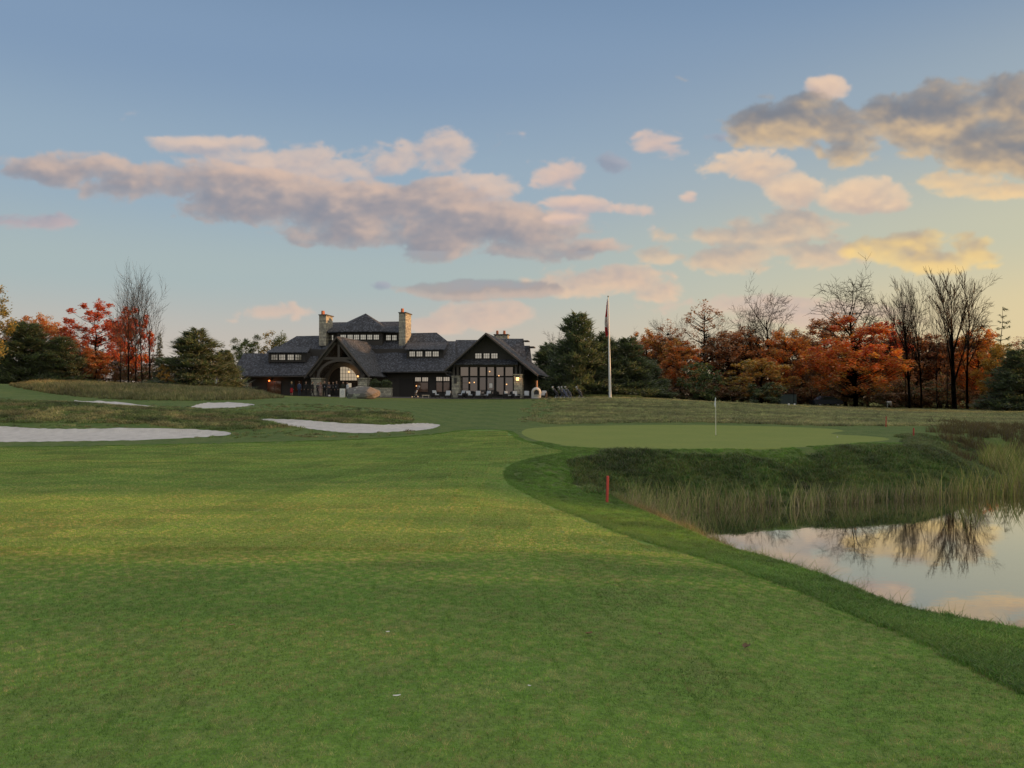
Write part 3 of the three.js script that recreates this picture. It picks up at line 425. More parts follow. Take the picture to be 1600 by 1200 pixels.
const LEAF = {
  maple: leafy('maple_tree', 'tree', { h: 12, w: 11, cy: .5, clear: .13, foot: .9, n: 150, m: 90, cs: .75, ls: .34, r: .24, s: 1, pal: (h, x) => h < .42 ? [...mix(GOLD, ORANGE, .5), ...ORANGE] : [...mix(ORANGE, GOLD, .7 - h), ...mix(ORANGE, RED, h * 1.5 - .45)] }),
  red: leafy('maple_tree', 'tree', { h: 11, w: 9, cy: .62, clear: .22, foot: .8, n: 95, m: 70, cs: .62, ls: .34, r: .2, s: 5, bark: BARK_BROWN, pal: (h) => [...mix(ORANGE, RED, h * 1.3 - .05), ...RED] }),
  orange: leafy('maple_tree', 'tree', { h: 11, w: 8, cy: .58, clear: .16, n: 125, m: 75, cs: .68, ls: .32, r: .2, s: 9, pal: (h) => [...mix(ORANGE, GOLD, .35), ...RUST] }),
  rust: leafy('autumn_tree', 'tree', { h: 12, w: 8, cy: .56, clear: .16, n: 130, m: 60, cs: .7, ls: .32, r: .22, s: 14, pal: () => [...RUST, ...mix(BROWN, RUST, .4)] }),
  brown: leafy('autumn_tree', 'tree', { h: 12, w: 7.5, cy: .55, clear: .1, n: 130, m: 55, cs: .75, ls: .32, r: .22, s: 19, pal: () => [...BROWN, ...mix(BROWN, RUST, .35)] }),
  sparse: leafy('autumn_tree', 'tree', { h: 13, w: 7, cy: .6, clear: .2, n: 110, m: 16, cs: .6, ls: .3, r: .24, s: 23, pal: () => [...BROWN, ...RUST] }),
  gold: leafy('autumn_tree', 'tree', { h: 9, w: 8, cy: .52, clear: .1, n: 85, m: 70, cs: .68, ls: .32, r: .18, s: 29, pal: () => [...GOLD, ...mix(GOLD, OLIVE, .5)] }),
  olive: leafy('autumn_tree', 'tree', { h: 10, w: 7, cy: .55, clear: .12, n: 85, m: 60, cs: .65, ls: .3, r: .2, s: 33, pal: (h, x) => x > .15 ? [...OLIVE, GOLD[2]] : GREENL }),
  green: leafy('broadleaf_tree', 'tree', { h: 10, w: 7, cy: .55, clear: .1, n: 95, m: 75, cs: .62, ls: .28, r: .18, s: 37, pal: () => GREENL }),
  shrub: leafy('shrub', 'shrub', { h: 3, w: 4.6, cy: .5, clear: .02, foot: 1, n: 45, m: 60, cs: .36, ls: .2, r: .06, s: 41, pal: () => [...GREENL, ...mix(GREENL, OLIVE, .3)] }),
  brush: leafy('shrub', 'shrub', { h: 4.5, w: 7, cy: .5, clear: .01, foot: 1.1, n: 60, m: 50, cs: .6, ls: .26, r: .07, s: 47, pal: () => [...BROWN, ...mix(BROWN, GREENL, .5)] }),
};
function conifer(o) { // whorls of boughs set with needle sprays
  const tb = new TB(), lv = new Leaves(), Hh = o.h; limb(tb, v3(0, -.3, 0), v3(0, Hh * .97, 0), o.r, .02, 6, 0, 6);
  for (let y = Hh * o.clear; y < Hh * .985; y += o.step * rr(.75, 1.25)) {
    const t = (y / Hh - o.clear) / (1 - o.clear), R = o.w / 2 * o.prof(t) + .12, n = Math.max(4, Math.round(o.n * (1 - t * .45)));
    for (let k = 0; k < n; k++) {
      const a = rnd() * 6.283, L = R * rr(.6, 1.12), dx = Math.cos(a), dz = Math.sin(a), tip = v3(dx * L, y + L * o.rise + rr(-.2, .2), dz * L); const pts = limb(tb, v3(0, y, 0), tip, .03 + .03 * (1 - t), .008, 3, o.sag, 3);
      const m = Math.max(6, Math.round(L * o.dens));
      for (let j = 0; j < m; j++) {
        const q = .18 + .85 * Math.sqrt(rnd()), f = Math.min(q, .999) * 3, i = Math.floor(f), p = pts[i].clone().lerp(pts[i + 1], f - i), sp = o.spread * (1.15 - q * .5) * L * .35 + .06;
        p.x += gauss() * sp; p.z += gauss() * sp; p.y += gauss() * o.thick; const s = o.ns * rr(.6, 1.4), c = o.pal[Math.floor(rnd() * o.pal.length)], bx = dx * .75 + gauss() * .8, bz = dz * .75 + gauss() * .8, by = o.tilt + gauss() * .6;
        lv.spike(p.x, p.y, p.z, bx * s, by * s, bz * s, s * .2, c);
      }
    }
  }
  return plant(o.name, 'x', 'tree', [['trunk', tb.geo(), BARK_DARK], ['crown', lv.geo(), leafMat]], Hh, o.w);
}
const NEED = [[0.1, 0.15, 0.055], [0.125, 0.18, 0.06], [0.08, 0.12, 0.05], [0.16, 0.205, 0.065]], NEED2 = [[0.08, 0.115, 0.05], [0.1, 0.135, 0.055], [0.13, 0.16, 0.065]];
const CON = {
  pine: [0, 1].map(i => conifer({ name: 'pine_tree', h: 11, w: 7.5, r: .2, clear: .03, step: .42, n: 11, dens: 64, spread: 1.15, thick: .36, ns: .5, rise: .12, sag: .06, tilt: .35, pal: NEED, prof: t => Math.pow(1 - t, .5) * (i ? .9 + .16 * Math.sin(t * 19) : .92 + .14 * Math.sin(t * 14 + 1)) })),
  spruce: conifer({ name: 'spruce_tree', h: 12, w: 4, r: .16, clear: .04, step: .36, n: 9, dens: 60, spread: .6, thick: .16, ns: .32, rise: -.12, sag: -.05, tilt: -.2, pal: NEED2, prof: t => 1 - t }),
  open: conifer({ name: 'spruce_tree', h: 14, w: 6, r: .18, clear: .06, step: .75, n: 5, dens: 30, spread: .35, thick: .1, ns: .36, rise: .1, sag: .1, tilt: -.1, pal: NEED2, prof: t => (1 - t * .9) }),
};
CON.pine.forEach(p => p.userData.wide = 1.22); Object.values(LEAF).forEach(p => p.userData.wide = 1.12);
console.log('crowns', LEAF.maple.children[1].geometry.attributes.position.count / 3, CON.pine[0].children[1].geometry.attributes.position.count / 3);
let turnK = 0;
function tree(proto, px, topPy, wPx, d, label, group, name) {
  const [a] = ray(px, 620), x = a * d, z = -d, y = H(x, z) - .05, top = P(px, topPy, d).y, w = wPx * d / FPX, sy = (top - y) / proto.userData.h0, sx = w / proto.userData.w0 * (proto.userData.wide ?? 1);
  const t = copyOf(proto, [x, y, z], (turnK++ * 2.399) % 6.283, [sx, sy, sx], label, group); if (name) { t.name = numbered(name); } delete t.userData.h0; delete t.userData.w0; delete t.userData.wide; return t;
}
// left of the clubhouse
tree(LEAF.olive, -26, 432, 66, 92, 'yellow green half bare tree at the far end of the treeline');
tree(LEAF.rust, 28, 492, 62, 112, 'rust brown tree rising behind dark pines', 'rust trees behind the left pines');
tree(LEAF.rust, 92, 506, 50, 114, 'rust brown tree between the orange tree and the red maple', 'rust trees behind the left pines');
tree(LEAF.orange, 62, 488, 62, 116, 'orange tree rising behind dark pines left of red maple');
tree(CON.pine[0], 38, 506, 92, 100, 'broad dark pine in front of the orange and rust trees', 'pines in front of the rust trees');
tree(CON.pine[1], -8, 540, 80, 102, 'dark pine under the yellow green half bare tree', 'pines in front of the rust trees');
tree(CON.pine[0], 96, 528, 72, 101, 'dark pine touching the left side of the red maple', 'pines in front of the rust trees');
tree(LEAF.red, 150, 469, 92, 106, 'bright red maple beside the bare tree clump');
tree(LEAF.red, 206, 478, 62, 112, 'red maple glowing behind the bare stems');
tree(LEAF.orange, 148, 545, 44, 103, 'low orange young maple under the red maple');
tree(LEAF.brown, 128, 540, 60, 118, 'dark brown understorey tree below the red maples', 'brown understorey behind the left trees');
tree(LEAF.brown, 178, 548, 70, 120, 'dark brown understorey tree below the red maples', 'brown understorey behind the left trees');
tree(LEAF.brown, 232, 552, 70, 121, 'dark brown understorey tree below the red maples', 'brown understorey behind the left trees');
for (const [px, top, w, d, k] of [[200, 425, 74, 99, 0], [212, 405, 70, 100, 1], [222, 401, 66, 101, 0], [234, 422, 84, 99.5, 1], [188, 470, 60, 102, 0], [124, 495, 50, 103, 1]]) tree(bareAsh[k], px, top, w, d, 'tall slender leafless tree near the red maples', 'slender bare trees by the red maples');
tree(CON.spruce, 249, 517, 25, 104, 'narrow dark spruce right of the bare clump');
tree(LEAF.gold, 262, 566, 30, 96, 'small golden shrubby tree left of the round pine');
tree(CON.pine[1], 306, 516, 92, 98, 'broad green pine between the bare clump and clubhouse');
tree(CON.pine[0], 350, 548, 50, 100, 'smaller pine at the left end of the clubhouse');
tree(LEAF.green, 374, 526, 36, 138, 'green tree behind the clubhouse roof', 'green trees behind the clubhouse');
tree(LEAF.green, 395, 521, 42, 136, 'green tree behind the clubhouse roof', 'green trees behind the clubhouse');
tree(LEAF.olive, 431, 513, 44, 135, 'green and yellow tree behind the clubhouse roof');
// right of the clubhouse
tree(CON.pine[1], 856, 538, 60, 126, 'dark pine touching the right end of the clubhouse', 'dark pines behind the flagpole');
tree(CON.pine[0], 903, 492, 84, 109, 'tallest dark pine between clubhouse and flagpole');
tree(CON.pine[1], 944, 522, 70, 110, 'dark pine behind the white flagpole', 'dark pines behind the flagpole');
tree(CON.pine[0], 982, 530, 78, 111, 'broad dark pine right of the flagpole', 'dark pines behind the flagpole');
tree(CON.pine[1], 1014, 566, 56, 116, 'lowest dark pine, next to the burnt orange tree', 'dark pines behind the flagpole');
tree(CON.spruce, 880, 545, 40, 112, 'narrow dark spruce behind the golf bag carts', 'dark pines behind the flagpole', 'spruce_tree');
tree(bareOak[1], 872, 514, 50, 132, 'leafless crown showing behind the dark pines', 'bare crowns behind the pines');
tree(bareOak[0], 1000, 510, 50, 138, 'leafless crown showing behind the dark pines', 'bare crowns behind the pines');
const RW = 'autumn trees of the wood on the right', BW = 'bare trees of the wood on the right';
tree(LEAF.orange, 1010, 512, 52, 134, 'orange tree just right of the dark pines', RW);
tree(LEAF.orange, 1062, 528, 66, 128, 'burnt orange tree between the pines and the green shrub', RW);
tree(LEAF.sparse, 1044, 498, 50, 136, 'thinly leaved brown tree rising over the burnt orange tree', RW);
tree(LEAF.sparse, 1102, 468, 66, 132, 'tallest thinly leaved brown tree, over the rounded green shrub', RW);
tree(bareOak[1], 1062, 488, 50, 140, 'leafless tree at the edge of the wood', BW);
tree(LEAF.shrub, 1093, 567, 66, 112, 'rounded dark green shrub left of the golf flag');
tree(LEAF.rust, 1146, 508, 80, 130, 'rusty tree left of the tall lone bare tree', RW);
tree(LEAF.rust, 1185, 520, 70, 134, 'rusty tree behind the low golden brown tree', RW);
tree(bareOak[1], 1178, 468, 62, 128, 'leafless tree at the edge of the wood', BW);
tree(bareOak[0], 1207, 419, 98, 131, 'tall leafless tree rising alone over the rusty trees');
tree(LEAF.gold, 1190, 556, 92, 118, 'low golden brown tree at the front of the wood');
tree(LEAF.orange, 1228, 512, 62, 124, 'orange tree beside the pale leaning trunks', RW);
tree(LEAF.shrub, 1196, 598, 60, 113, 'dark green shrub under the golden brown tree');
tree(LEAF.brown, 1250, 512, 62, 136, 'dull brown tree behind the pale birch trunks', RW);
tree(LEAF.rust, 1290, 486, 86, 140, 'tall rusty tree behind the left side of the large maple', RW);
tree(LEAF.maple, 1335, 494, 136, 117, 'large maple, red above and orange below, around a bare trunk');
tree(bareOak[0], 1338, 389, 142, 121, 'tallest leafless tree standing in the big orange maple');
tree(LEAF.brown, 1400, 518, 80, 136, 'dull brown tree at the right side of the large maple', RW); tree(LEAF.rust, 1432, 512, 80, 138, 'rusty tree behind the grey many stemmed bare tree', RW);
tree(LEAF.brown, 1470, 520, 80, 137, 'dull brown tree behind the wide vase shaped bare tree', RW); tree(LEAF.red, 1392, 498, 60, 134, 'red tree behind the many stemmed bare tree', RW);
tree(bareVase[0], 1421, 425, 78, 116, 'grey many stemmed bare tree right of the orange maple');
tree(bareAsh[0], 1416, 422, 40, 124, 'slender leafless tree among the grey stems', BW); tree(bareAsh[1], 1464, 416, 56, 117, 'slender leafless tree among the grey stems', BW);
tree(bareVase[1], 1492, 414, 124, 116, 'wide vase shaped bare tree with grey stems'); tree(bareAsh[1], 1480, 430, 50, 119, 'slender leafless tree among the grey stems', BW);
for (const [px, top, w, d] of [[1032, 492, 56, 131], [1128, 488, 60, 134], [1160, 476, 64, 133], [1440, 428, 70, 122], [1512, 424, 84, 121]]) tree(bareOak[1], px, top, w, d, 'brown leafless tree with fine spreading twigs in the wood', 'brown bare trees of the wood');
tree(LEAF.orange, 1528, 508, 66, 124, 'orange tree beside the yellow tree', RW);
tree(LEAF.gold, 1556, 528, 52, 118, 'bright yellow tree in front of the ragged spruce');
tree(CON.open, 1568, 474, 58, 128, 'ragged open spruce over the yellow tree');
tree(CON.pine[0], 1594, 548, 80, 112, 'dark pine at the right end of the wood', 'dark pines at the right of the wood'); tree(CON.pine[1], 1640, 500, 90, 118, 'dark pine at the right end of the wood', 'dark pines at the right of the wood');
for (const [px, top, lean] of [[1234, 560, -.12], [1262, 540, .0], [1203, 590, -.3], [1352, 588, .1]]) { const t = tree(bareAsh[1], px + 6, top, 26, 114, 'pale slender trunk at the front edge of the wood', 'pale birch trunks', 'birch_tree'); t.children[0].material = BARK_PALE; t.rotation.z = lean; }
// undergrowth and the rows behind
{
  let k = 0; for (let px = 1010; px < 1640; px += 31) { const d = 138 + (k % 3) * 7; tree([LEAF.brown, LEAF.rust, LEAF.brown, CON.spruce, LEAF.sparse][k % 5], px + rr(-8, 8), 535 + rr(-20, 14), 74, d, 'dark tree deep in the wood', 'dark trees deep in the wood', 'woodland_tree'); k++; }
  for (let px = 1030; px < 1610; px += 36) tree(LEAF.brush, px + rr(-8, 8), 590 + rr(-8, 14), 72, 124 + rr(0, 6), 'dark brown brush under the trees of the wood', 'undergrowth of the wood');
  for (let px = 1005; px < 1640; px += 42) tree(LEAF.brush, px + rr(-8, 8), 572 + rr(-8, 10), 92, 150 + rr(0, 6), 'tall dark brush at the back of the wood', 'brush at the back of the wood');
  for (let px = 120; px < 345; px += 40) tree(LEAF.brush, px + rr(-8, 8), 572 + rr(-6, 8), 60, 108 + rr(0, 4), 'dark brush under the red maples', 'undergrowth left of the clubhouse');
  // the wood goes on round the far side of the pond, past the frame, and keeps the low sun off the course
  for (const [x, z, h, q] of [[92, -100, 22, 3], [99, -95, 21, 0], [93, -87, 22, 0], [98, -79, 21, 0], [92, -72, 22, 0], [98, -65, 21, 0], [92, -58, 20, 1], [97, -51, 18, 3], [92, -44, 18, 0], [95, -33.5, 17, 0], [93, -17, 17, 0], [97, -7, 18, 1], [92, 0, 17, 3], [98, 8, 18, 0], [92, 16, 17, 2], [103, -38, 17, 0], [103, -48, 18, 0], [104, -57, 18, 0], [103, -12, 17, 0], [104, -3, 17, 0]]) {
    const p = [CON.pine[0], LEAF.rust, LEAF.orange, LEAF.green][q], s = h / p.userData.h0, t = copyOf(p, [x, H(x, z) - .05, z], x + z, [s * 1.25, s, s * 1.25], 'tree on the far shore of the pond', 'trees along the far shore of the pond'); t.name = numbered('shore_tree'); delete t.userData.h0; delete t.userData.w0; delete t.userData.wide;
  }
}
console.log('trees done');

// ---------------------------------------------------------------- clubhouse
const CB = { d: 112, phi: -0.15 }; CB.c = Math.cos(CB.phi); CB.s = Math.sin(CB.phi); CB.X = -200 / FPX * CB.d;
// a point of the building from its bearing in the picture and its own depth z in front of (or behind) the wall line
function cb(px, py, z) { const a = (px - 800) / FPX, x = (a * (CB.d - z * CB.c) - CB.X - z * CB.s) / (CB.c - a * CB.s), dep = CB.d + x * CB.s - z * CB.c; return new THREE.Vector3(x, (620 - py) / FPX * dep, z); }
const house = thing('clubhouse', 'dark timber clubhouse with shingled roofs and stone chimneys above the course', 'building', [CB.X, EYE, -CB.d], CB.phi);
const shakeTex = noiseTex(512, (u, v, i, j) => { const row = Math.floor(v * 16), off = hash(row, 5) * 1.0, cx = Math.floor((u + off) * 22), t = hash(cx + row * 57, row * 3), e = ((u + off) * 22) % 1, ve = (v * 16) % 1, g = tfbm(u, v, 32, 3); let b = 0.36 + 0.26 * t * t + 0.2 * (g - .5); if (e < .09) b *= .45; if (ve < .14) b *= .5; return [b * .98, b, b * 1.04]; }, true);
const shakeBump = noiseTex(512, (u, v) => { const row = Math.floor(v * 16), off = hash(row, 5), cx = Math.floor((u + off) * 22), t = hash(cx + row * 57, row * 3), e = ((u + off) * 22) % 1, ve = (v * 16) % 1; const b = (1 - ve) * .6 + t * .4 - (e < .09 ? .4 : 0); return [b, b, b]; });
const M = {
  roof: std([0.48, 0.5, 0.55], 0.9, { map: tile(shakeTex, 4.2), bumpMap: tile(shakeBump, 4.2), bumpScale: 0.05 }),
  wall: std([0.058, 0.054, 0.05], 0.85, { bumpMap: tile(noiseTex(256, (u, v) => { const e = (v * 12) % 1, b = .4 + .6 * e; return [b, b, b]; }), 2.2), bumpScale: 0.03 }),
  timber: std([0.085, 0.075, 0.068], 0.8), dark: std([0.035, 0.032, 0.03], 0.8),
  stone: std([1, 1, 1], 0.9, { map: tile(noiseTex(512, (u, v) => { const row = Math.floor(v * 10), off = hash(row, 9) * .8, cx = Math.floor((u + off) * 6), t = hash(cx + row * 31, row + 4), e = ((u + off) * 6) % 1, ve = (v * 10) % 1, n = tfbm(u, v, 24, 3); let b = .52 + .22 * t + .22 * (n - .5); if (e < .05 || ve < .09) b *= .72; return [b * 1.02, b, b * (.94 - .05 * t)]; }, true), 2.4), bumpMap: tile(noiseTex(256, (u, v) => { const row = Math.floor(v * 10), off = hash(row, 9) * .8, e = ((u + off) * 6) % 1, ve = (v * 10) % 1, b = (e < .06 || ve < .1) ? 0 : .7 + .3 * tnoise(u, v, 40); return [b, b, b]; }), 2.4), bumpScale: 0.03 }),
  lit: new THREE.MeshStandardMaterial({ color: col(0.3, 0.28, 0.24), roughness: 0.15, emissive: col(1, 0.82, 0.58), emissiveIntensity: 0.32 }),
  shadedArchStone: std([.2, .19, .175], .9),  // darker copy of the stone, dimness of the porch put into its colour
  glass: new THREE.MeshPhysicalMaterial({ color: col(0.03, 0.03, 0.03), roughness: 0.03, ior: 2.3 }), sky: new THREE.MeshStandardMaterial({ color: col(0.62, 0.62, 0.58), roughness: 0.08, metalness: 1 }),
  dusk: new THREE.MeshStandardMaterial({ color: col(0.26, 0.24, 0.22), roughness: 0.06, metalness: 0.9 }), rosy: new THREE.MeshPhysicalMaterial({ color: col(0.10, 0.045, 0.028), roughness: 0.06, ior: 1.9 }),
  pot: std([0.45, 0.16, 0.08], 0.8), lamp: new THREE.MeshStandardMaterial({ color: col(0.9, 0.7, 0.45), emissive: col(1, 0.5, 0.18), emissiveIntensity: 1.6 }), iron: std([0.03, 0.03, 0.03], 0.5),
};
function uvBox(g) { const p = g.attributes.position, n = g.attributes.normal, uv = new Float32Array(p.count * 2); for (let i = 0; i < p.count; i++) { const ax = Math.abs(n.getX(i)), ay = Math.abs(n.getY(i)), az = Math.abs(n.getZ(i)); uv[i * 2] = ax > az && ax > ay ? p.getZ(i) : p.getX(i); uv[i * 2 + 1] = ay > ax && ay > az ? p.getZ(i) : p.getY(i); } g.setAttribute('uv', new THREE.BufferAttribute(uv, 2)); return g; }
function boxG(x0, x1, y0, y1, z0, z1) { const g = new THREE.BoxGeometry(Math.abs(x1 - x0), Math.abs(y1 - y0), Math.abs(z1 - z0)); g.translate((x0 + x1) / 2, (y0 + y1) / 2, (z0 + z1) / 2); return uvBox(g); }
function hbox(name, mat, a, b, t, u, z0, z1, parent = house) { const m = (a + b) / 2, p0 = cb(a, t, z1), p1 = cb(b, u, z1), yt = cb(m, t, z1).y, yu = cb(m, u, z1).y; return mesh(name, boxG(p0.x, p1.x, yu, yt, z0, z1), mat, parent); }
// a slab of roof: corners in order, thickness below
function slab(name, mat, c, th = 0.18, parent = house) {
  const n = c[1].clone().sub(c[0]).cross(c[c.length - 1].clone().sub(c[0])).normalize(); if (n.y < 0) n.negate(); const u = v3(1, 0, 0); const ad = c[1].clone().sub(c[0]).normalize(); const v = n.clone().cross(ad);
  const pos = [], uv = []; const put = (p) => { pos.push(p.x, p.y, p.z); uv.push(p.dot(ad), p.dot(v)); }; const low = c.map(p => p.clone().addScaledVector(n, -th)), k = c.length;
  for (let i = 1; i < k - 1; i++) { put(c[0]); put(c[i]); put(c[i + 1]); put(low[0]); put(low[i + 1]); put(low[i]); }
  for (let i = 0; i < k; i++) { const j = (i + 1) % k; put(c[i]); put(low[i]); put(low[j]); put(c[i]); put(low[j]); put(c[j]); }
  const g = new THREE.BufferGeometry(); g.setAttribute('position', new THREE.Float32BufferAttribute(pos, 3)); g.setAttribute('uv', new THREE.Float32BufferAttribute(uv, 2)); g.computeVertexNormals(); return mesh(name, g, mat, parent);
}
function bar(a, b, w, d) { const L = a.distanceTo(b), g = new THREE.BoxGeometry(w, L, d); g.applyQuaternion(new THREE.Quaternion().setFromUnitVectors(UPV, b.clone().sub(a).normalize())); const m = a.clone().lerp(b, .5); g.translate(m.x, m.y, m.z); return uvBox(g); }
function windowAt(a, b, t, u, z, cols, rows, glass, parent = house) { const m = (a + b) / 2, x0 = cb(a, t, z).x, x1 = cb(b, t, z).x, y1 = cb(m, t, z).y, y0 = cb(m, u, z).y; const w = mesh('window', mergeGeometries([boxG(x0, x1, y1 - .06, y1, z - .05, z + .07), boxG(x0, x1, y0, y0 + .06, z - .05, z + .07), boxG(x0, x0 + .06, y0 + .06, y1 - .06, z - .05, z + .07), boxG(x1 - .06, x1, y0 + .06, y1 - .06, z - .05, z + .07)]), M.dark, parent);
  mesh('pane', boxG(x0 + .06, x1 - .06, y0 + .06, y1 - .06, z - .02, z + .01), glass, w);
  const bars = []; for (let i = 1; i < cols; i++) { const x = lerp(x0, x1, i / cols); bars.push(boxG(x - .018, x + .018, y0 + .06, y1 - .06, z + .012, z + .04)); } for (let j = 1; j < rows; j++) { const y = lerp(y0, y1, j / rows); bars.push(boxG(x0 + .06, x1 - .06, y - .018, y + .018, z + .014, z + .045)); }
  if (bars.length) mesh('glazing_bars', mergeGeometries(bars), M.dark, w); return w; }
// walls
hbox('wall', M.wall, 378, 700, 583, 626, -13, 0); hbox('wall', M.wall, 480, 690, 545, 584, -12, -3.2);
hbox('wall', M.wall, 508, 628, 517, 548, -11.5, -6); hbox('wall', M.wall, 527, 597, 517, 540, -6, -5);
// left wing roofs
const eL = 587, zE = 1.6;
slab('roof', M.roof, [cb(359, 587.5, zE), cb(497, 586, zE), cb(497, 552, -3.9), cb(380, 552, -3.9)]);
slab('roof', M.roof, [cb(359, 587.5, zE), cb(380, 552, -3.9), cb(381, 552, -4.5), cb(368, 586, -9)]);
slab('roof', M.roof, [cb(410, 556, -3.2), cb(515, 556, -3.2), cb(515, 524, -8), cb(463, 525, -8)]);
slab('roof', M.roof, [cb(410, 556, -3.2), cb(463, 525, -8), cb(440, 552, -12)]);
slab('roof', M.roof, [cb(380, 552, -3.9), cb(430, 552, -3.9), cb(430, 580, -10), cb(372, 580, -10)]);
slab('dormer_roof', M.roof, [cb(416, 550, -.9), cb(480, 550, -.9), cb(486, 541, -5.6), cb(430, 541, -5.6)], .14);
hbox('dormer_wall', M.wall, 419, 477, 551, 566, -4, -1.3);
for (const [a, b] of [[423, 434], [435, 446], [448.5, 459.5], [460.5, 471.5]]) windowAt(a, b, 553.5, 563, -1.28, 3, 2, M.sky);
// middle roofs
slab('roof', M.roof, [cb(497, 588, zE), cb(596, 582, zE), cb(640, 532, -6.1), cb(505, 533, -6.1)]);
slab('roof', M.roof, [cb(592, 581, zE), cb(712, 579, zE), cb(712, 533, -6.4), cb(600, 533, -6.4)]);
slab('roof', M.roof, [cb(628, 536, -5.9), cb(703, 536, -5.9), cb(682, 519.5, -8.6), cb(638, 520.5, -8.6)]);
slab('roof', M.roof, [cb(703, 536, -5.9), cb(682, 519.5, -8.6), cb(695, 536, -12)]);
slab('dormer_roof', M.roof, [cb(632, 545.5, -1.3), cb(695, 545.5, -1.3), cb(700, 535, -5.6), cb(636, 535, -5.6)], .14);
hbox('dormer_wall', M.wall, 635, 692.5, 546.5, 559.5, -4.5, -1.8);
for (const [a, b] of [[639, 649], [650, 660.5], [664, 674.5], [675.5, 686]]) windowAt(a, b, 548.5, 557.5, -1.78, 3, 2, M.sky);
// clerestory and its roofs
slab('roof', M.roof, [cb(508, 518, -5), cb(629, 518, -5), cb(629, 502, -9.5), cb(516, 503.5, -9.5)], .15);
{ const e = [cb(525, 518, -4.3), cb(604.5, 517.5, -4.3)], ap = cb(571, 489.5, -7.6), bk = [cb(527, 510, -9.2), cb(604, 510, -9.2)]; slab('roof', M.roof, [e[0], e[1], ap], .15); slab('roof', M.roof, [e[1], bk[1], ap], .15); slab('roof', M.roof, [bk[0], e[0], ap], .15); }
for (const [a, b] of [[531, 541], [542, 551.5], [552, 561.5], [562.5, 572], [573, 582], [583, 592.5]]) windowAt(a, b, 522.5, 531, -4.97, 3, 2, M.sky);
for (const [a, b] of [[513, 521], [602, 611], [612, 620]]) windowAt(a, b, 523, 532, -5.97, 3, 2, M.sky);
// chimneys
function chimney(a, b, top, base, z0, z1, pots) { const c = hbox('chimney', M.stone, a, b, top, base, z0, z1); hbox('chimney_cap', M.timber, a - 1, b + 1, top - 1.2, top + .3, z0 - .15, z1 + .15, c); for (const [p, zz] of pots) { const o = cb(p, top - 1, zz); const g = new THREE.CylinderGeometry(.17, .2, .55, 12); g.translate(o.x, o.y + .24, o.z); mesh('flue_pot', g, M.pot, c); } }
chimney(498, 509, 492, 540, -7.4, -4.8, [[503.5, -5.5], [505, -6.2], [505, -6.9]]); chimney(623, 633.5, 488.5, 540, -7.8, -4.9, [[628, -5.7], [629, -6.5], [629, -7.3]]);
chimney(772, 793, 523, 540, -12.5, -11, [[777, -11.7], [788, -11.7]]);
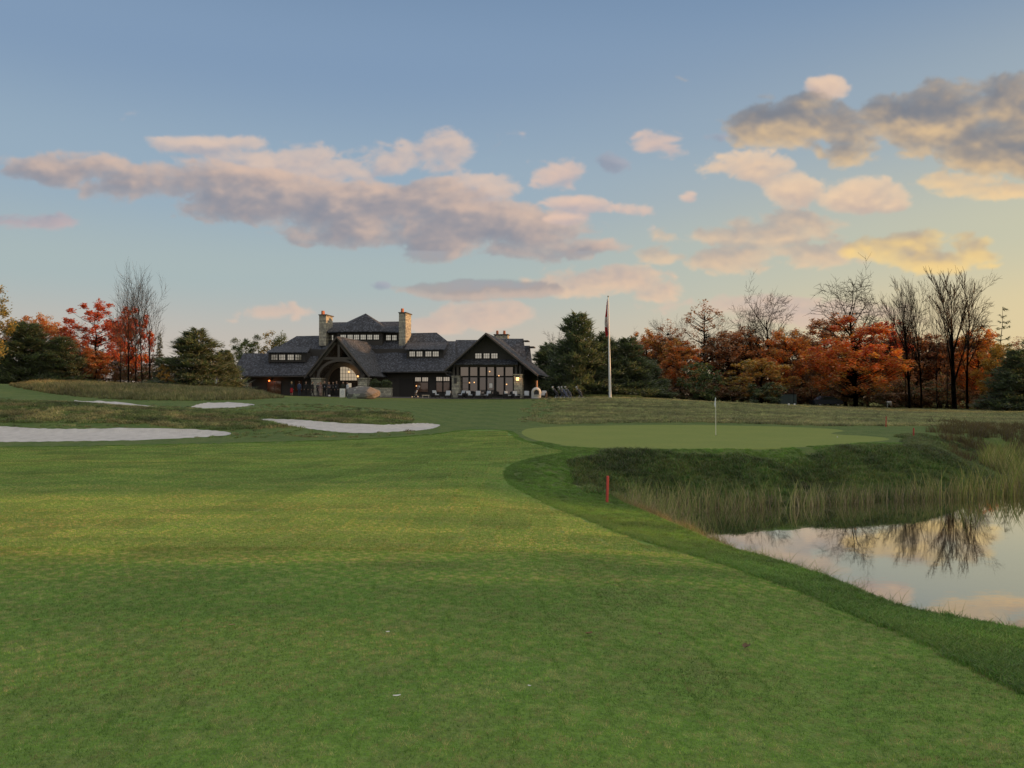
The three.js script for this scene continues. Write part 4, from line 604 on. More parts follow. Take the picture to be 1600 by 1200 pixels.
// entrance porch: gable roof on stone piers with an arched truss
{
  const zF = 8, ap = cb(526.5, 525, zF), l = cb(476, 589, zF), r = cb(577.5, 587, zF), zb = -4.5; const back = p => v3(p.x, p.y, zb);
  slab('porch_roof', M.roof, [l, ap, back(ap), back(l)], .2); slab('porch_roof', M.roof, [ap, r, back(r), back(ap)], .2);
  for (const e of [l, r]) { const d = e.clone().sub(ap).normalize(), o = v3(0, -.16, .06); mesh('bargeboard', bar(ap.clone().add(o), e.clone().add(o), .16, .42).rotateZ(0), M.timber, house); }
  const C = (px, py) => cb(px, py, zF - .35); mesh('king_post', bar(C(529.5, 531), C(529.5, 558), .28, .3), M.timber, house); mesh('collar_beam', bar(C(505, 560), C(552, 560), .32, .34), M.timber, house);
  for (const s of [-1, 1]) mesh('rafter', bar(C(527 + s * 2, 535), C(527 + s * 43, 588), .26, .3), M.timber, house);
  const outer = [], inner = []; for (let k = 0; k <= 20; k++) { const t = Math.PI * k / 20; outer.push(C(532 - Math.cos(t) * 37, 591 - Math.sin(t) * 30)); inner.push(C(532 - Math.cos(t) * 33, 591 - Math.sin(t) * 26)); }
  const sh = new THREE.Shape([...outer, ...inner.reverse()].map(p => new THREE.Vector2(p.x, p.y))); const ag = new THREE.ExtrudeGeometry(sh, { depth: .35, bevelEnabled: false }); ag.translate(0, 0, zF - .55); mesh('arch_truss', ag, M.timber, house);
  for (const [a, b] of [[486, 501], [559.5, 573.5]]) { const p = hbox('pier', M.stone, a, b, 592, 625, 6.4, 7.7); hbox('pier_cap', M.stone, a - .8, b + .8, 590.3, 592, 6.25, 7.85, p); for (const k of [.28, .72]) { const m = lerp(a, b, k); hbox('post', M.timber, m - 1.7, m + 1.7, 577, 590.3, 6.8, 7.25, p); } }
  // inner stone arch and entrance wall with the tall window
  const o2 = [], i2 = []; for (let k = 0; k <= 16; k++) { const t = Math.PI * k / 16; o2.push(cb(536 - Math.cos(t) * 31, 596 - Math.sin(t) * 30, 2.2)); i2.push(cb(536 - Math.cos(t) * 23, 596 - Math.sin(t) * 23, 2.2)); } o2.unshift(cb(505, 624, 2.2)); o2.push(cb(567, 624, 2.2)); i2.unshift(cb(513, 624, 2.2)); i2.push(cb(559, 624, 2.2));
  const s2 = new THREE.Shape([...o2, ...i2.reverse()].map(p => new THREE.Vector2(p.x, p.y))), g2 = new THREE.ExtrudeGeometry(s2, { depth: .5, bevelEnabled: false }); uvBox(g2); g2.translate(0, 0, 1.9); mesh('stone_arch', g2, M.shadedArchStone, house);
  hbox('entrance_wall', M.wall, 506, 566, 566, 625, 1.64, 1.75); windowAt(531, 562, 572.5, 595, 1.8, 7, 4, M.lit); windowAt(542, 550, 598, 606, 1.8, 1, 1, M.lit);
  hbox('door', M.dark, 551, 562, 598, 622, 1.76, 1.88);
  for (const [px, py, z] of [[545, 581, 3], [559, 588, 4.6]]) { const p = cb(px, py, z), g = new THREE.SphereGeometry(.13, 12, 8); g.translate(p.x, p.y, p.z); const lm = mesh('lantern', g, M.lamp, house); const pl = new THREE.PointLight(col(1, .55, .25), 1.2); pl.position.copy(p); pl.castShadow = true; house.add(pl); mesh('lantern_chain', bar(p, v3(p.x, p.y + 1.4, p.z), .02, .02), M.iron, lm); }
}
// ground floor left
hbox('pier', M.stone, 374, 388, 598, 626, .2, 1.2); hbox('post', M.timber, 378, 384, 586, 598, .4, .9);
windowAt(417, 440, 595, 616, .06, 2, 1, M.rosy); windowAt(460, 473, 593.5, 612, .06, 2, 2, M.rosy);
{ const p = cb(420.5, 595, .9), g = new THREE.SphereGeometry(.12, 12, 8); g.translate(p.x, p.y, p.z); mesh('lantern', g, new THREE.MeshStandardMaterial({ color: col(.9, .3, .12), emissive: col(1, .2, .04), emissiveIntensity: 3 }), house); const pl = new THREE.PointLight(col(1, .3, .1), .6); pl.position.copy(p); pl.castShadow = true; house.add(pl); hbox('lantern_bracket', M.iron, 419.9, 421.1, 592, 593.8, .05, .95); }
// ground floor right
hbox('door', M.dark, 624, 646, 592, 622, 0, .12);
windowAt(648, 658.3, 589, 596.5, .06, 3, 1, M.sky); windowAt(659, 669.5, 589, 596.5, .06, 3, 1, M.sky); windowAt(648, 669.5, 597, 613, .06, 1, 1, M.rosy);
windowAt(681, 691.6, 588.5, 596, .06, 3, 1, M.sky); windowAt(692.3, 703, 588.5, 596, .06, 3, 1, M.sky); windowAt(681, 691.6, 596.6, 613, .06, 1, 1, M.rosy); windowAt(692.3, 703, 596.6, 613, .06, 1, 1, M.rosy);
{ const g = new THREE.TubeGeometry(new THREE.CatmullRomCurve3([cb(695, 580, 1.5), cb(697, 584, 1.6), cb(703, 587, 3.5), cb(705.5, 590, 4.3), cb(705.5, 612, 4.3)]), 30, .05, 6); mesh('downpipe', g, M.timber, house); }
// right gable
{
  const z = 4, zR = 5.4, ap = cb(759, 519.5, zR), l = cb(695, 577.5, zR), r = cb(840, 585, zR), zb = -11, back = p => v3(p.x, p.y, zb);
  slab('gable_roof', M.roof, [l, ap, back(ap), back(l)], .2); slab('gable_roof', M.roof, [ap, r, back(r), back(ap)], .2);
  for (const e of [l, r]) { const o = v3(0, -.17, .07); mesh('bargeboard', bar(ap.clone().add(o), e.clone().add(o), .16, .42), M.timber, house); }
  const a2 = cb(759, 523, z), sh = new THREE.Shape([cb(705, 574, z), cb(826, 578, z), a2].map(p => new THREE.Vector2(p.x, p.y))), g = new THREE.ExtrudeGeometry(sh, { depth: 10, bevelEnabled: false }); uvBox(g); g.translate(0, 0, z - 10); mesh('gable_wall', g, M.wall, house);
  hbox('wall', M.wall, 706, 819, 573, 626, -11, z - .25);
  for (const [a, b] of [[742, 753], [755, 765.5], [767, 778]]) windowAt(a, b, 551.5, 560.5, z + .03, 3, 2, M.sky);
  slab('pent_roof', M.roof, [cb(709, 569, z + 1.1), cb(809, 569, z + 1.1), cb(809, 561.5, z), cb(711, 561.5, z)], .1); hbox('beam', M.timber, 709, 809, 569.5, 572.6, z - .2, z + .6);
  const xs = [[719, 732.5], [734, 746.5], [749, 759.5], [761, 772.5], [775, 787.5], [789, 802]];
  xs.forEach(([a, b], i) => { windowAt(a, b, 573, 588, z, 1, 1, M.dusk); const w = windowAt(a, b, 589, 617, z, 1, i === 0 ? 3 : 1, M.glass); if (i === 2 || i === 3) { w.name = 'glass_door'; hbox('door_rail', M.timber, a + .8, b - .8, 609, 612.5, z + .02, z + .1, w); } });
  hbox('notice', std([.75, .75, .72], .8), 764.5, 769.5, 599, 606, z + .12, z + .15);
  for (const [a, b, t] of [[706, 718, 587], [803, 816, 584.5]]) { const p = hbox('pier', M.stone, a, b, t + 1.3, 625, z - .4, z + 1); hbox('pier_cap', M.stone, a - .8, b + .8, t, t + 1.3, z - .5, z + 1.12, p); for (const k of [.25, .75]) { const m = lerp(a, b, k); hbox('post', M.timber, m - 1.6, m + 1.6, 571, t, z - .1, z + .5, p); } }
  hbox('pier_lantern', M.iron, 709.3, 713, 590.5, 599, z + 1.01, z + 1.2);
  { const w = hbox('pier_lantern', M.iron, 805.8, 811, 588.6, 589.4, z + 1.01, z + 1.26); hbox('lantern_glass', M.lamp, 806.3, 810.6, 589.6, 594.6, z + 1.03, z + 1.22, w); const p = cb(808.5, 592, z + 1.5), pl = new THREE.PointLight(col(1, .6, .3), .5); pl.position.copy(p); pl.castShadow = true; house.add(pl); }
  // lamps glowing behind the glass
  for (const [px, py, k] of [[733.5, 598, 0], [741, 597.5, 1], [765, 580.5, 2], [779.5, 587, 3], [791.5, 600.5, 1], [650.5, 603, 1]]) { const zz = px < 700 ? .16 : z + .1, p = cb(px, py, zz), gg = new THREE.SphereGeometry(.075, 10, 8); gg.translate(p.x, p.y, p.z); mesh('lamp', gg, M.lamp, house); }
  // ridge behind, right end gables with deep eaves
  slab('roof', M.roof, [cb(710, 560, -2), cb(760, 548, -2), cb(760, 531, -7.5), cb(712, 531, -7.5)]); slab('roof', M.roof, [cb(772, 560, -3), cb(824, 575, -3), cb(818, 529, -8.5), cb(772, 529, -8.5)]);
  hbox('eave', M.timber, 817, 825, 531.5, 533.2, -9.5, -7.5); slab('roof', M.roof, [cb(818, 575, -4.5), cb(833, 580, -4.5), cb(828, 540, -9.5), cb(816, 540, -9.5)]); hbox('eave', M.timber, 826, 834, 541, 543, -10.5, -8.5);
  hbox('wall', M.wall, 815, 831, 575, 626, -12, -4.6); windowAt(821, 829, 588, 612, -4.56, 2, 3, M.sky); hbox('pier', M.stone, 817, 821.5, 590, 625, -4.5, -3.9);
}
hbox('fascia', M.timber, 362, 497, 587.4, 589, zE - .3, zE - .05); hbox('fascia', M.timber, 598, 700, 580.2, 582, zE - .3, zE - .05);
console.log('clubhouse', house.children.length);

// ---------------------------------------------------------------- things on the course and the terrace
const at = (px, py, h = H) => { const [x, z] = ground(px, py, h); return [x, h(x, z), z]; };
const atD = (px, d, lift = 0) => { const [a] = ray(px, 620); return [a * d, H(a * d, -d) + lift, -d]; };
const white = std([0.8, 0.8, 0.78], 0.5), black = std([0.025, 0.025, 0.028], 0.55), redP = std([0.5, 0.075, 0.06], 0.75), steel = new THREE.MeshStandardMaterial({ color: col(.55, .55, .56), metalness: .9, roughness: .35 });
// terrace
{ const pts = [[470, 618.5], [480, 619.6], [560, 620.8], [600, 621.3], [690, 621.5], [780, 621.5], [860, 620.6]].map(([px]) => px); const pos = [], idx = [], uv = []; let n = 0; for (let px = 372; px <= 862; px += 7) { for (let k = 0; k <= 8; k++) { const d = lerp(100.9, 111.9, k / 8), [a] = ray(px, 620), x = a * d, z = -d; pos.push(x, H(x, z) + .035, z); uv.push(x, z); } if (n++) for (let k = 0; k < 8; k++) { const o = (n - 2) * 9 + k; idx.push(o, o + 9, o + 1, o + 1, o + 9, o + 10); } } const g = new THREE.BufferGeometry(); g.setAttribute('position', new THREE.Float32BufferAttribute(pos, 3)); g.setAttribute('uv', new THREE.Float32BufferAttribute(uv, 2)); g.setIndex(idx); g.computeVertexNormals(); structure('terrace', g, std([0.24, 0.23, 0.21], .9, { map: tile(barkTex, 2) }), 'stone paved terrace along the clubhouse', 'terrace'); }
const TY = .035;
// boulder
{
  const g = new THREE.IcosahedronGeometry(1, 24), p = g.attributes.position, cl = []; const dirs = []; for (let i = 0; i < 16; i++) dirs.push([v3(rr(-1, 1), rr(-.7, 1), rr(-1, 1)).normalize(), rr(.72, .95)]);
  for (let i = 0; i < p.count; i++) { const v = v3(p.getX(i), p.getY(i), p.getZ(i)).normalize(); let r = 1.05; for (const [d, o] of dirs) { const k = v.dot(d); if (k > .05) r = Math.min(r, o / k); } r *= 1 + (fbm(v.x * 3 + v.z * 2.1 + 9, v.y * 3.3 + 4, 4) - .5) * .16; v.multiplyScalar(r); const l = fbm(v.x * 4 + 3, v.y * 4 + v.z * 3, 4), brown = sstep(.2, .5, v.x + (l - .5) * .6); const c = l > .56 ? [.34, .36, .31] : [.14, .14, .135], k = .75 + .6 * fbm(v.x * 14, v.y * 14 + v.z * 9, 3); cl.push(...c.map((q, n) => lerp(q, [.21, .175, .15][n], brown) * k)); p.setXYZ(i, v.x * 2.25, v.y * 1.0 + .62, v.z * 1.5); }
  g.setAttribute('color', new THREE.Float32BufferAttribute(cl, 3)); g.computeVertexNormals(); const b = mesh('boulder', g, new THREE.MeshStandardMaterial({ vertexColors: true, roughness: .95 })); b.position.set(...atD(565.5, 96, -.12)); tag(b, 'large lichen grey and brown boulder on the lawn before the entrance', 'boulder');
}
// sign board
{ const s = thing('sign_board', 'white sign board with blue lettering left of the boulder', 'sign', atD(535, 98), .1); mesh('board', boxG(-.32, .32, .06, 1.1, -.02, .02), white, s); mesh('leg', boxG(-.3, -.26, 0, 1.05, -.28, -.24), black, s); mesh('leg', boxG(.26, .3, 0, 1.05, -.28, -.24), black, s); mesh('brace', boxG(-.3, .3, 1.0, 1.04, -.245, -.021), black, s); const blue = std([.12, .2, .34], .6), l = []; for (const [y, w, x, h] of [[.93, .05, 0, .045], [.8, .2, .02, .025], [.68, .18, -.02, .03], [.55, .07, -.15, .03], [.55, .07, .1, .03], [.42, .1, .02, .03]]) l.push(boxG(x - w, x + w, y - h / 2, y + h / 2, .021, .025)); mesh('lettering', mergeGeometries(l), blue, s); }
// planters
for (const [px, w, l] of [[586, 1.3, 'taller stone planter with a dark shrub close to the boulder'], [603, 1.5, 'low square stone planter with a dark shrub by the dark door']]) { const t = thing('stone_planter', l, 'planter', atD(px, 104.5, TY), 0, 'stone planters by the entrance'); mesh('box', boxG(-w / 2, w / 2, 0, 1.05, -.6, .6), M.stone, t); mesh('rim', boxG(-w / 2 - .05, w / 2 + .05, 1.05, 1.14, -.65, .65), M.stone, t); const lv = new Leaves(); for (let k = 0; k < 900; k++) { const a = rnd() * 6.28, r = Math.sqrt(rnd()) * .85; lv.leaf(Math.cos(a) * r * .9, 1.15 + rnd() * 1.25 * (1 - r * .5), Math.sin(a) * r * .7, .16, GREENL[k % 3], 1); } mesh('shrub', lv.geo(), leafMat, t); }
// clock on a post
{ const t = thing('post_clock', 'round white faced clock on a black post left of the clubhouse', 'clock', atD(338.5, 95), -.75); const c = (r, d, y) => { const g = new THREE.CylinderGeometry(r, r, d, 32); g.rotateX(Math.PI / 2); g.translate(0, y, 0); return g; }; const py = 596, yy = P(338.5, py, 95).y - t.position.y; mesh('post', new THREE.CylinderGeometry(.06, .11, yy - .35, 12).translate(0, (yy - .35) / 2, 0), black, t); const hd = mesh('case', c(.36, .2, yy), black, t); mesh('face', c(.29, .03, yy).translate(0, 0, .11), white, hd); mesh('hands', mergeGeometries([boxG(-.02, .02, yy, yy + .2, .126, .134), boxG(-.03, .03, yy - .14, yy, .126, .134)]), black, hd); mesh('finial', new THREE.ConeGeometry(.09, .3, 10).translate(0, yy + .5, 0), black, t); }
// flagpole
{
  const b = atD(953.5, 100), t = thing('flagpole', 'tall white flagpole with a limp red and white flag', 'flagpole', b), top = P(950.3, 464, 100), h = top.y - b[1], lx = top.x - b[0];
  const pg = new THREE.CylinderGeometry(.06, .17, h, 20, 24); pg.translate(0, h / 2, 0); const p = pg.attributes.position; for (let i = 0; i < p.count; i++) p.setX(i, p.getX(i) + lx * p.getY(i) / h); pg.computeVertexNormals(); mesh('pole', pg, white, t); mesh('base_flange', new THREE.CylinderGeometry(.22, .3, .14, 20).translate(0, .07, 0), white, t); mesh('ball', new THREE.SphereGeometry(.1, 14, 10).translate(lx, h + .07, 0), std([.3, .27, .2], .4), t);
  // cloth hanging in folds: red band, white band with part of a red leaf, red band
  const N = 60, R = 26, pos = [], cl = [], idx = []; for (let i = 0; i <= N; i++) for (let j = 0; j <= R; j++) { const v = i / N, u = j / R, w = lerp(.1, .4, sstep(0, .6, v)) * (1 - .35 * sstep(.8, 1, v)); const y = h - .25 - v * 4.4 - u * (.75 - .5 * v), x = lx * y / h - .1 - u * w - .05 * Math.sin(u * 14 + v * 3), z = .14 * Math.sin(u * 15 + v * 2.5) * (0.3 + v); pos.push(x, y, z); const vv = v + (u - .5) * .12, red = vv < .44 || vv > .74 || u < .25 || (Math.abs(vv - .57) < .1 && Math.abs(u - .6) < .16 * (1 - Math.abs(vv - .57) * 6)); cl.push(...(red ? [.42, .02, .03] : [.72, .7, .68])); }
  for (let i = 0; i < N; i++) for (let j = 0; j < R; j++) { const o = i * (R + 1) + j; idx.push(o, o + R + 1, o + 1, o + 1, o + R + 1, o + R + 2); } const g = new THREE.BufferGeometry(); g.setAttribute('position', new THREE.Float32BufferAttribute(pos, 3)); g.setAttribute('color', new THREE.Float32BufferAttribute(cl, 3)); g.setIndex(idx); g.computeVertexNormals(); mesh('flag', g, new THREE.MeshStandardMaterial({ vertexColors: true, roughness: .85, side: THREE.DoubleSide }), t);
}
// golf flag in the hole
{ const b = at(1118.5, 680); b[1] = H(b[0], b[2]); const t = thing('golf_flag', 'white flagstick with small limp flag on the putting green', 'golf flag', b), h = P(1118.5, 621.5, -b[2]).y - b[1]; mesh('flagstick', new THREE.CylinderGeometry(.016, .02, h, 10).translate(0, h / 2, 0), std([.82, .8, .66], .5), t); const sh = new THREE.Shape(); sh.moveTo(0, h); sh.lineTo(-.02, h - .02); sh.lineTo(-.055, h - .3); sh.lineTo(-.075, h - .36); sh.lineTo(-.03, h - .52); sh.lineTo(0, h - .5); const f = new THREE.ExtrudeGeometry(sh, { depth: .05, bevelEnabled: true, bevelSize: .008, bevelThickness: .01, bevelSegments: 1 }); f.translate(.0, 0, -.025); mesh('flag', f, std([.7, .74, .8], .8), t); mesh('cup', new THREE.CylinderGeometry(.054, .054, .01, 20).translate(0, .004, 0), black, t);
  const q = at(1308.5, 683.5), ball = mesh('golf_ball', new THREE.SphereGeometry(.0213 * 1.3, 16, 12), white); ball.position.set(q[0], H(q[0], q[2]) + .027, q[2]); tag(ball, 'white golf ball lying on the putting green', 'golf ball'); }
// red hazard stakes
for (const [px, py, d, h, l] of [[948.5, 785, 0, .66, 'red hazard stake on the bank at the narrow end of the pond'], [1427.5, 685, 0, .55, 'red hazard stake at the right end of the putting green'], [1384.5, 667, 0, .75, 'red hazard stake in the grass behind the putting green']]) { const b = at(px, py), g = mergeGeometries([new RoundedBoxGeometry(.058, h + .1, .058, 2, .01).translate(0, h / 2 - .05, 0)]); const s = mesh('hazard_stake', g, redP); s.position.set(b[0], b[1], b[2]); s.rotation.z = -.03; s.rotation.y = .3; tag(s, l, 'stake', 'red hazard stakes'); }
// lounge chairs on the terrace
const cushM = std([.52, .56, .6], .9), wicker = std([.03, .027, .026], .9);
function lounge() { const t = thing('lounge_chair', 'x', 'chair'); const rb = (w, h, d, x, y, z, m, n, r = .03) => mesh(n, new RoundedBoxGeometry(w, h, d, 2, r).translate(x, y, z), m, t); rb(.78, .26, .8, 0, .2, 0, wicker, 'seat_frame'); rb(.78, .55, .12, 0, .58, -.36, wicker, 'backrest'); rb(.1, .3, .8, -.4, .46, 0, wicker, 'armrest'); rb(.1, .3, .8, .4, .46, 0, wicker, 'armrest'); rb(.62, .13, .66, 0, .39, .04, cushM, 'seat_cushion', .05); const b = rb(.6, .5, .16, 0, 0, 0, cushM, 'back_cushion', .06); b.rotation.x = -.22; b.position.set(0, .68, -.24); for (const x of [-.34, .34]) for (const z of [-.34, .34]) mesh('leg', new THREE.BoxGeometry(.06, .09, .06).translate(x, .035, z), black, t); return t; }
{
  const c0 = lounge(); [[680.5, 0.75, 103.4, 'dark lounge chair by the two rosy windows, turned toward the pier'], [700, -.1, 102.9, 'lounge chair with a pale blue grey cushion before the left pier'], [722, -.7, 103.4, 'lounge chair partly behind a low table right of the left pier'], [733, .5, 102.9, 'lounge chair before the first tall glass pane'], [747, .0, 102.5, 'lounge chair facing the lawn before the second tall glass pane'], [762, -.6, 102.9, 'lounge chair beside the glass doors'], [793, .9, 102.7, 'lounge chair before the last tall glass pane, turned sideways'], [806, .5, 102.5, 'lounge chair in front of the lantern pier'], [823, 0, 102.9, 'dark lounge chair left of the pizza oven'], [849, -.4, 102.3, 'dark lounge chair right of the pizza oven']].forEach(([px, r, d, l], i) => { const c = i ? copyOf(c0, atD(px, d, TY), r, [1, 1, 1], l) : c0; if (!i) { c.position.set(...atD(px, d, TY)); c.rotation.y = r; c.userData.label = l; } c.userData.group = 'lounge chairs on the terrace'; });
  const tb = (px, d, l) => { const t = thing('low_table', l, 'table', atD(px, d, TY), 0, 'low terrace tables'); mesh('table_top', new RoundedBoxGeometry(.9, .06, .6, 2, .02).translate(0, .42, 0), std([.2, .19, .18], .5), t); for (const x of [-.38, .38]) for (const z of [-.24, .24]) mesh('leg', boxG(x - .03, x + .03, 0, .39, z - .03, z + .03), black, t); }; tb(712, 102.1, 'low dark table between the chairs at the left pier'); tb(755, 101.7, 'low dark table before the glass doors'); tb(814, 101.9, 'low dark table before the right pier');
  // flat benches lying near the bag cart
  const bn = thing('low_bench', 'pale low wooden bench on the lawn edge beside the golf bag cart', 'bench', atD(665, 102.6, TY), .3); mesh('seat', boxG(-.45, .45, .3, .38, -.17, .17), std([.55, .5, .4], .8), bn); mesh('leg', boxG(-.4, -.34, 0, .3, -.13, .13), std([.5, .45, .36], .8), bn); mesh('leg', boxG(.34, .4, 0, .3, -.13, .13), std([.5, .45, .36], .8), bn);
}
// pizza oven
{ const t = thing('pizza_oven', 'white domed outdoor oven with a flue painted sunlit orange at the terrace end', 'oven', atD(838, 102, TY)); const plaster = std([.62, .6, .56], .85), pts = []; pts.push(new THREE.Vector2(.62, 0), new THREE.Vector2(.62, .7)); for (let k = 0; k <= 10; k++) { const a = k / 10 * Math.PI / 2; pts.push(new THREE.Vector2(.62 * Math.cos(a) + .001, .72 + .66 * Math.sin(a))); } mesh('dome', new THREE.LatheGeometry(pts, 28), plaster, t); const o = new THREE.Shape(); o.moveTo(-.3, .45); o.lineTo(.3, .45); o.lineTo(.3, .72); o.absarc(0, .72, .3, 0, Math.PI); const og = new THREE.ExtrudeGeometry(o, { depth: .12, bevelEnabled: false }); og.translate(0, 0, .54); mesh('mouth', og, black, t); const rim = new THREE.TorusGeometry(.34, .05, 8, 20, Math.PI); rim.translate(0, .74, .64); mesh('mouth_arch', rim, std([.6, .48, .3], .8), t); mesh('sill', boxG(-.42, .42, .38, .45, .5, .78), plaster, t); mesh('flue', new THREE.CylinderGeometry(.1, .1, .95, 14).translate(.06, 1.72, 0), std([.6, .27, .14], .55), t); }  // flue colour carries the orange of the low sun
// golf bag push carts
function cart(name, label, pos, turn, bagC, towel) {
  const t = thing(name, label, 'golf cart', pos, turn, 'golf bags on push carts'), bag = std(bagC, .7), L = v3(0, .16, .22), U = v3(0, 1.02, -.32);
  const bg = new THREE.CylinderGeometry(.15, .125, L.distanceTo(U), 16); bg.applyQuaternion(new THREE.Quaternion().setFromUnitVectors(UPV, U.clone().sub(L).normalize())); const m = L.clone().lerp(U, .5); bg.translate(m.x, m.y + .08, m.z); const b = mesh('golf_bag', bg, bag, t); mesh('bag_pocket', new RoundedBoxGeometry(.2, .36, .1, 2, .03).rotateX(-.56).translate(0, .72, .1), bag, b);
  const hc = [std([.7, .7, .7], .6), std([.1, .12, .2], .6), std([.75, .74, .7], .6)]; for (let k = 0; k < 6; k++) { const a = k * 1.05, x = Math.cos(a) * .08, z = -.36 + Math.sin(a) * .07, e = v3(x * 1.7, 1.36 + (k % 3) * .05, z - .17); mesh('club', bar(v3(x, 1.02, z), e, .014, .014), steel, b); mesh('club_head', new THREE.SphereGeometry(.055, 10, 8).scale(1, .75, 1.35).translate(e.x, e.y, e.z), hc[k % 3], b); }
  mesh('frame', mergeGeometries([bar(v3(0, .1, .3), v3(0, 1.1, -.5), .035, .035), bar(v3(0, .5, -.06), v3(-.32, .15, -.05), .025, .025), bar(v3(0, .5, -.06), v3(.32, .15, -.05), .025, .025), bar(v3(0, .12, .3), v3(0, .12, .62), .03, .03), bar(v3(-.14, 1.1, -.5), v3(.14, 1.1, -.5), .03, .03)]), steel, t);
  for (const [x, z, r] of [[-.34, -.05, .15], [.34, -.05, .15], [0, .62, .12]]) { const w = mesh('wheel', new THREE.TorusGeometry(r - .025, .025, 8, 22).rotateY(Math.PI / 2).translate(x, r, z), black, t); mesh('rim', new THREE.CylinderGeometry(r * .55, r * .55, .03, 16).rotateZ(Math.PI / 2).translate(x, r, z), std([.5, .52, .52], .5), w); }
  if (towel) mesh('towel', new RoundedBoxGeometry(.16, .36, .03, 2, .012).rotateX(-.5).translate(.13, .78, -.02), white, t); return t;
}
cart('push_cart', 'push cart with a black golf bag at the end of the cart row beside oven', atD(870, 101), 1.2, [.03, .03, .04], true); cart('push_cart', 'push cart with a dark bag and white club heads, second in the row', atD(878.5, 100), .9, [.035, .035, .05], true); cart('push_cart', 'push cart with a slate blue golf bag in the row', atD(884, 99.4), 1.1, [.09, .1, .16], false); cart('push_cart', 'push cart with a grey golf bag at the end of the row', atD(890, 100.4), 1.3, [.1, .1, .12], false); cart('push_cart', 'push cart with a charcoal bag standing apart toward the flagpole', atD(907, 98.5), 1.0, [.06, .055, .055], true); cart('push_cart', 'push cart with black bag and white towel on the lawn by the rosy windows', atD(649.5, 102.2, TY), -.7, [.03, .03, .03], true);
// rope posts near the flagpole
for (const [px, l] of [[931.5, 'thin pale rope stake left of the flagpole'], [957.8, 'thin brown rope stake just right of the flagpole'], [976.5, 'thin pale rope stake right of the flagpole']]) { const g = new THREE.CylinderGeometry(.028, .035, 1.0, 8).translate(0, .45, 0), s = mesh('rope_stake', mergeGeometries([g, new THREE.SphereGeometry(.045, 8, 6).translate(0, .96, 0)]), std([.4, .36, .27], .8)); s.position.set(...atD(px, 108)); tag(s, l, 'stake', 'rope stakes by the flagpole'); }
// low hedge behind the carts and pole
{ const h = clump(90, .4, .15, .55, .05, .7, [[.1, .16, .035], [.13, .19, .04], [.08, .13, .03]], 2), A = []; for (let k = 0; k < 300; k++) { const px = rr(900, 1000), d = rr(104, 107), [a] = ray(px, 620); A.push([a * d, -d, rr(.6, 1.1), [1, 1, 1]]); } scatter('ground_cover', 'low green planting behind the flagpole', 'planting', h, A); }
// small things at the edge of the wood
{ const t = thing('utility_cabinet', 'dark green box shaped cabinet at the edge of the wood', 'cabinet', atD(1230, 116)); mesh('body', new RoundedBoxGeometry(2.3, 1.5, 1.2, 2, .05).translate(0, .75, 0), std([.03, .05, .05], .6), t); mesh('lid', new RoundedBoxGeometry(2.4, .08, 1.3, 2, .03).translate(0, 1.54, 0), std([.03, .045, .045], .6), t); mesh('door_seam', boxG(-.02, .02, .1, 1.4, .601, .612), black, t);
  for (const [px, l] of [[1232.5, 'left white marker block before the dark cabinet'], [1241.5, 'right white marker block before the dark cabinet']]) { const m = mesh('marker_block', new RoundedBoxGeometry(.2, .36, .2, 2, .03).translate(0, .16, 0), white); m.position.set(...atD(px, 107)); tag(m, l, 'marker', 'white marker blocks'); }
  const c = thing('parked_car', 'dark blue car parked beyond the crest left of the orange maple', 'car', atD(1291, 119), .1); const paint = new THREE.MeshPhysicalMaterial({ color: col(.02, .028, .045), roughness: .35, clearcoat: 1 }); const s = new THREE.Shape(); s.moveTo(-2.1, .35); s.lineTo(-2.1, .85); s.lineTo(-1.5, .95); s.lineTo(-.8, 1.42); s.lineTo(.6, 1.45); s.lineTo(1.3, .98); s.lineTo(2.1, .82); s.lineTo(2.15, .35); const bg = new THREE.ExtrudeGeometry(s, { depth: 1.6, bevelEnabled: true, bevelSize: .06, bevelThickness: .08, bevelSegments: 3 }); bg.translate(0, 0, -.8); mesh('body', bg, paint, c); const ws = new THREE.Shape(); ws.moveTo(-1.2, .98); ws.lineTo(-.72, 1.34); ws.lineTo(.55, 1.37); ws.lineTo(1.08, 1.0); const wg = new THREE.ExtrudeGeometry(ws, { depth: 1.82, bevelEnabled: false }); wg.translate(0, 0, -.91); mesh('side_window', wg, M.glass, c); for (const x of [-1.35, 1.35]) for (const z of [-.82, .82]) { const w = mesh('wheel', new THREE.TorusGeometry(.25, .09, 8, 20).translate(x, .34, z), black, c); mesh('rim', new THREE.CylinderGeometry(.19, .19, .1, 14).rotateX(Math.PI / 2).translate(x, .34, z), steel, w); } for (const z of [-.6, .6]) mesh('headlight', new RoundedBoxGeometry(.06, .12, .3, 2, .02).translate(2.17, .7, z), white, c); }
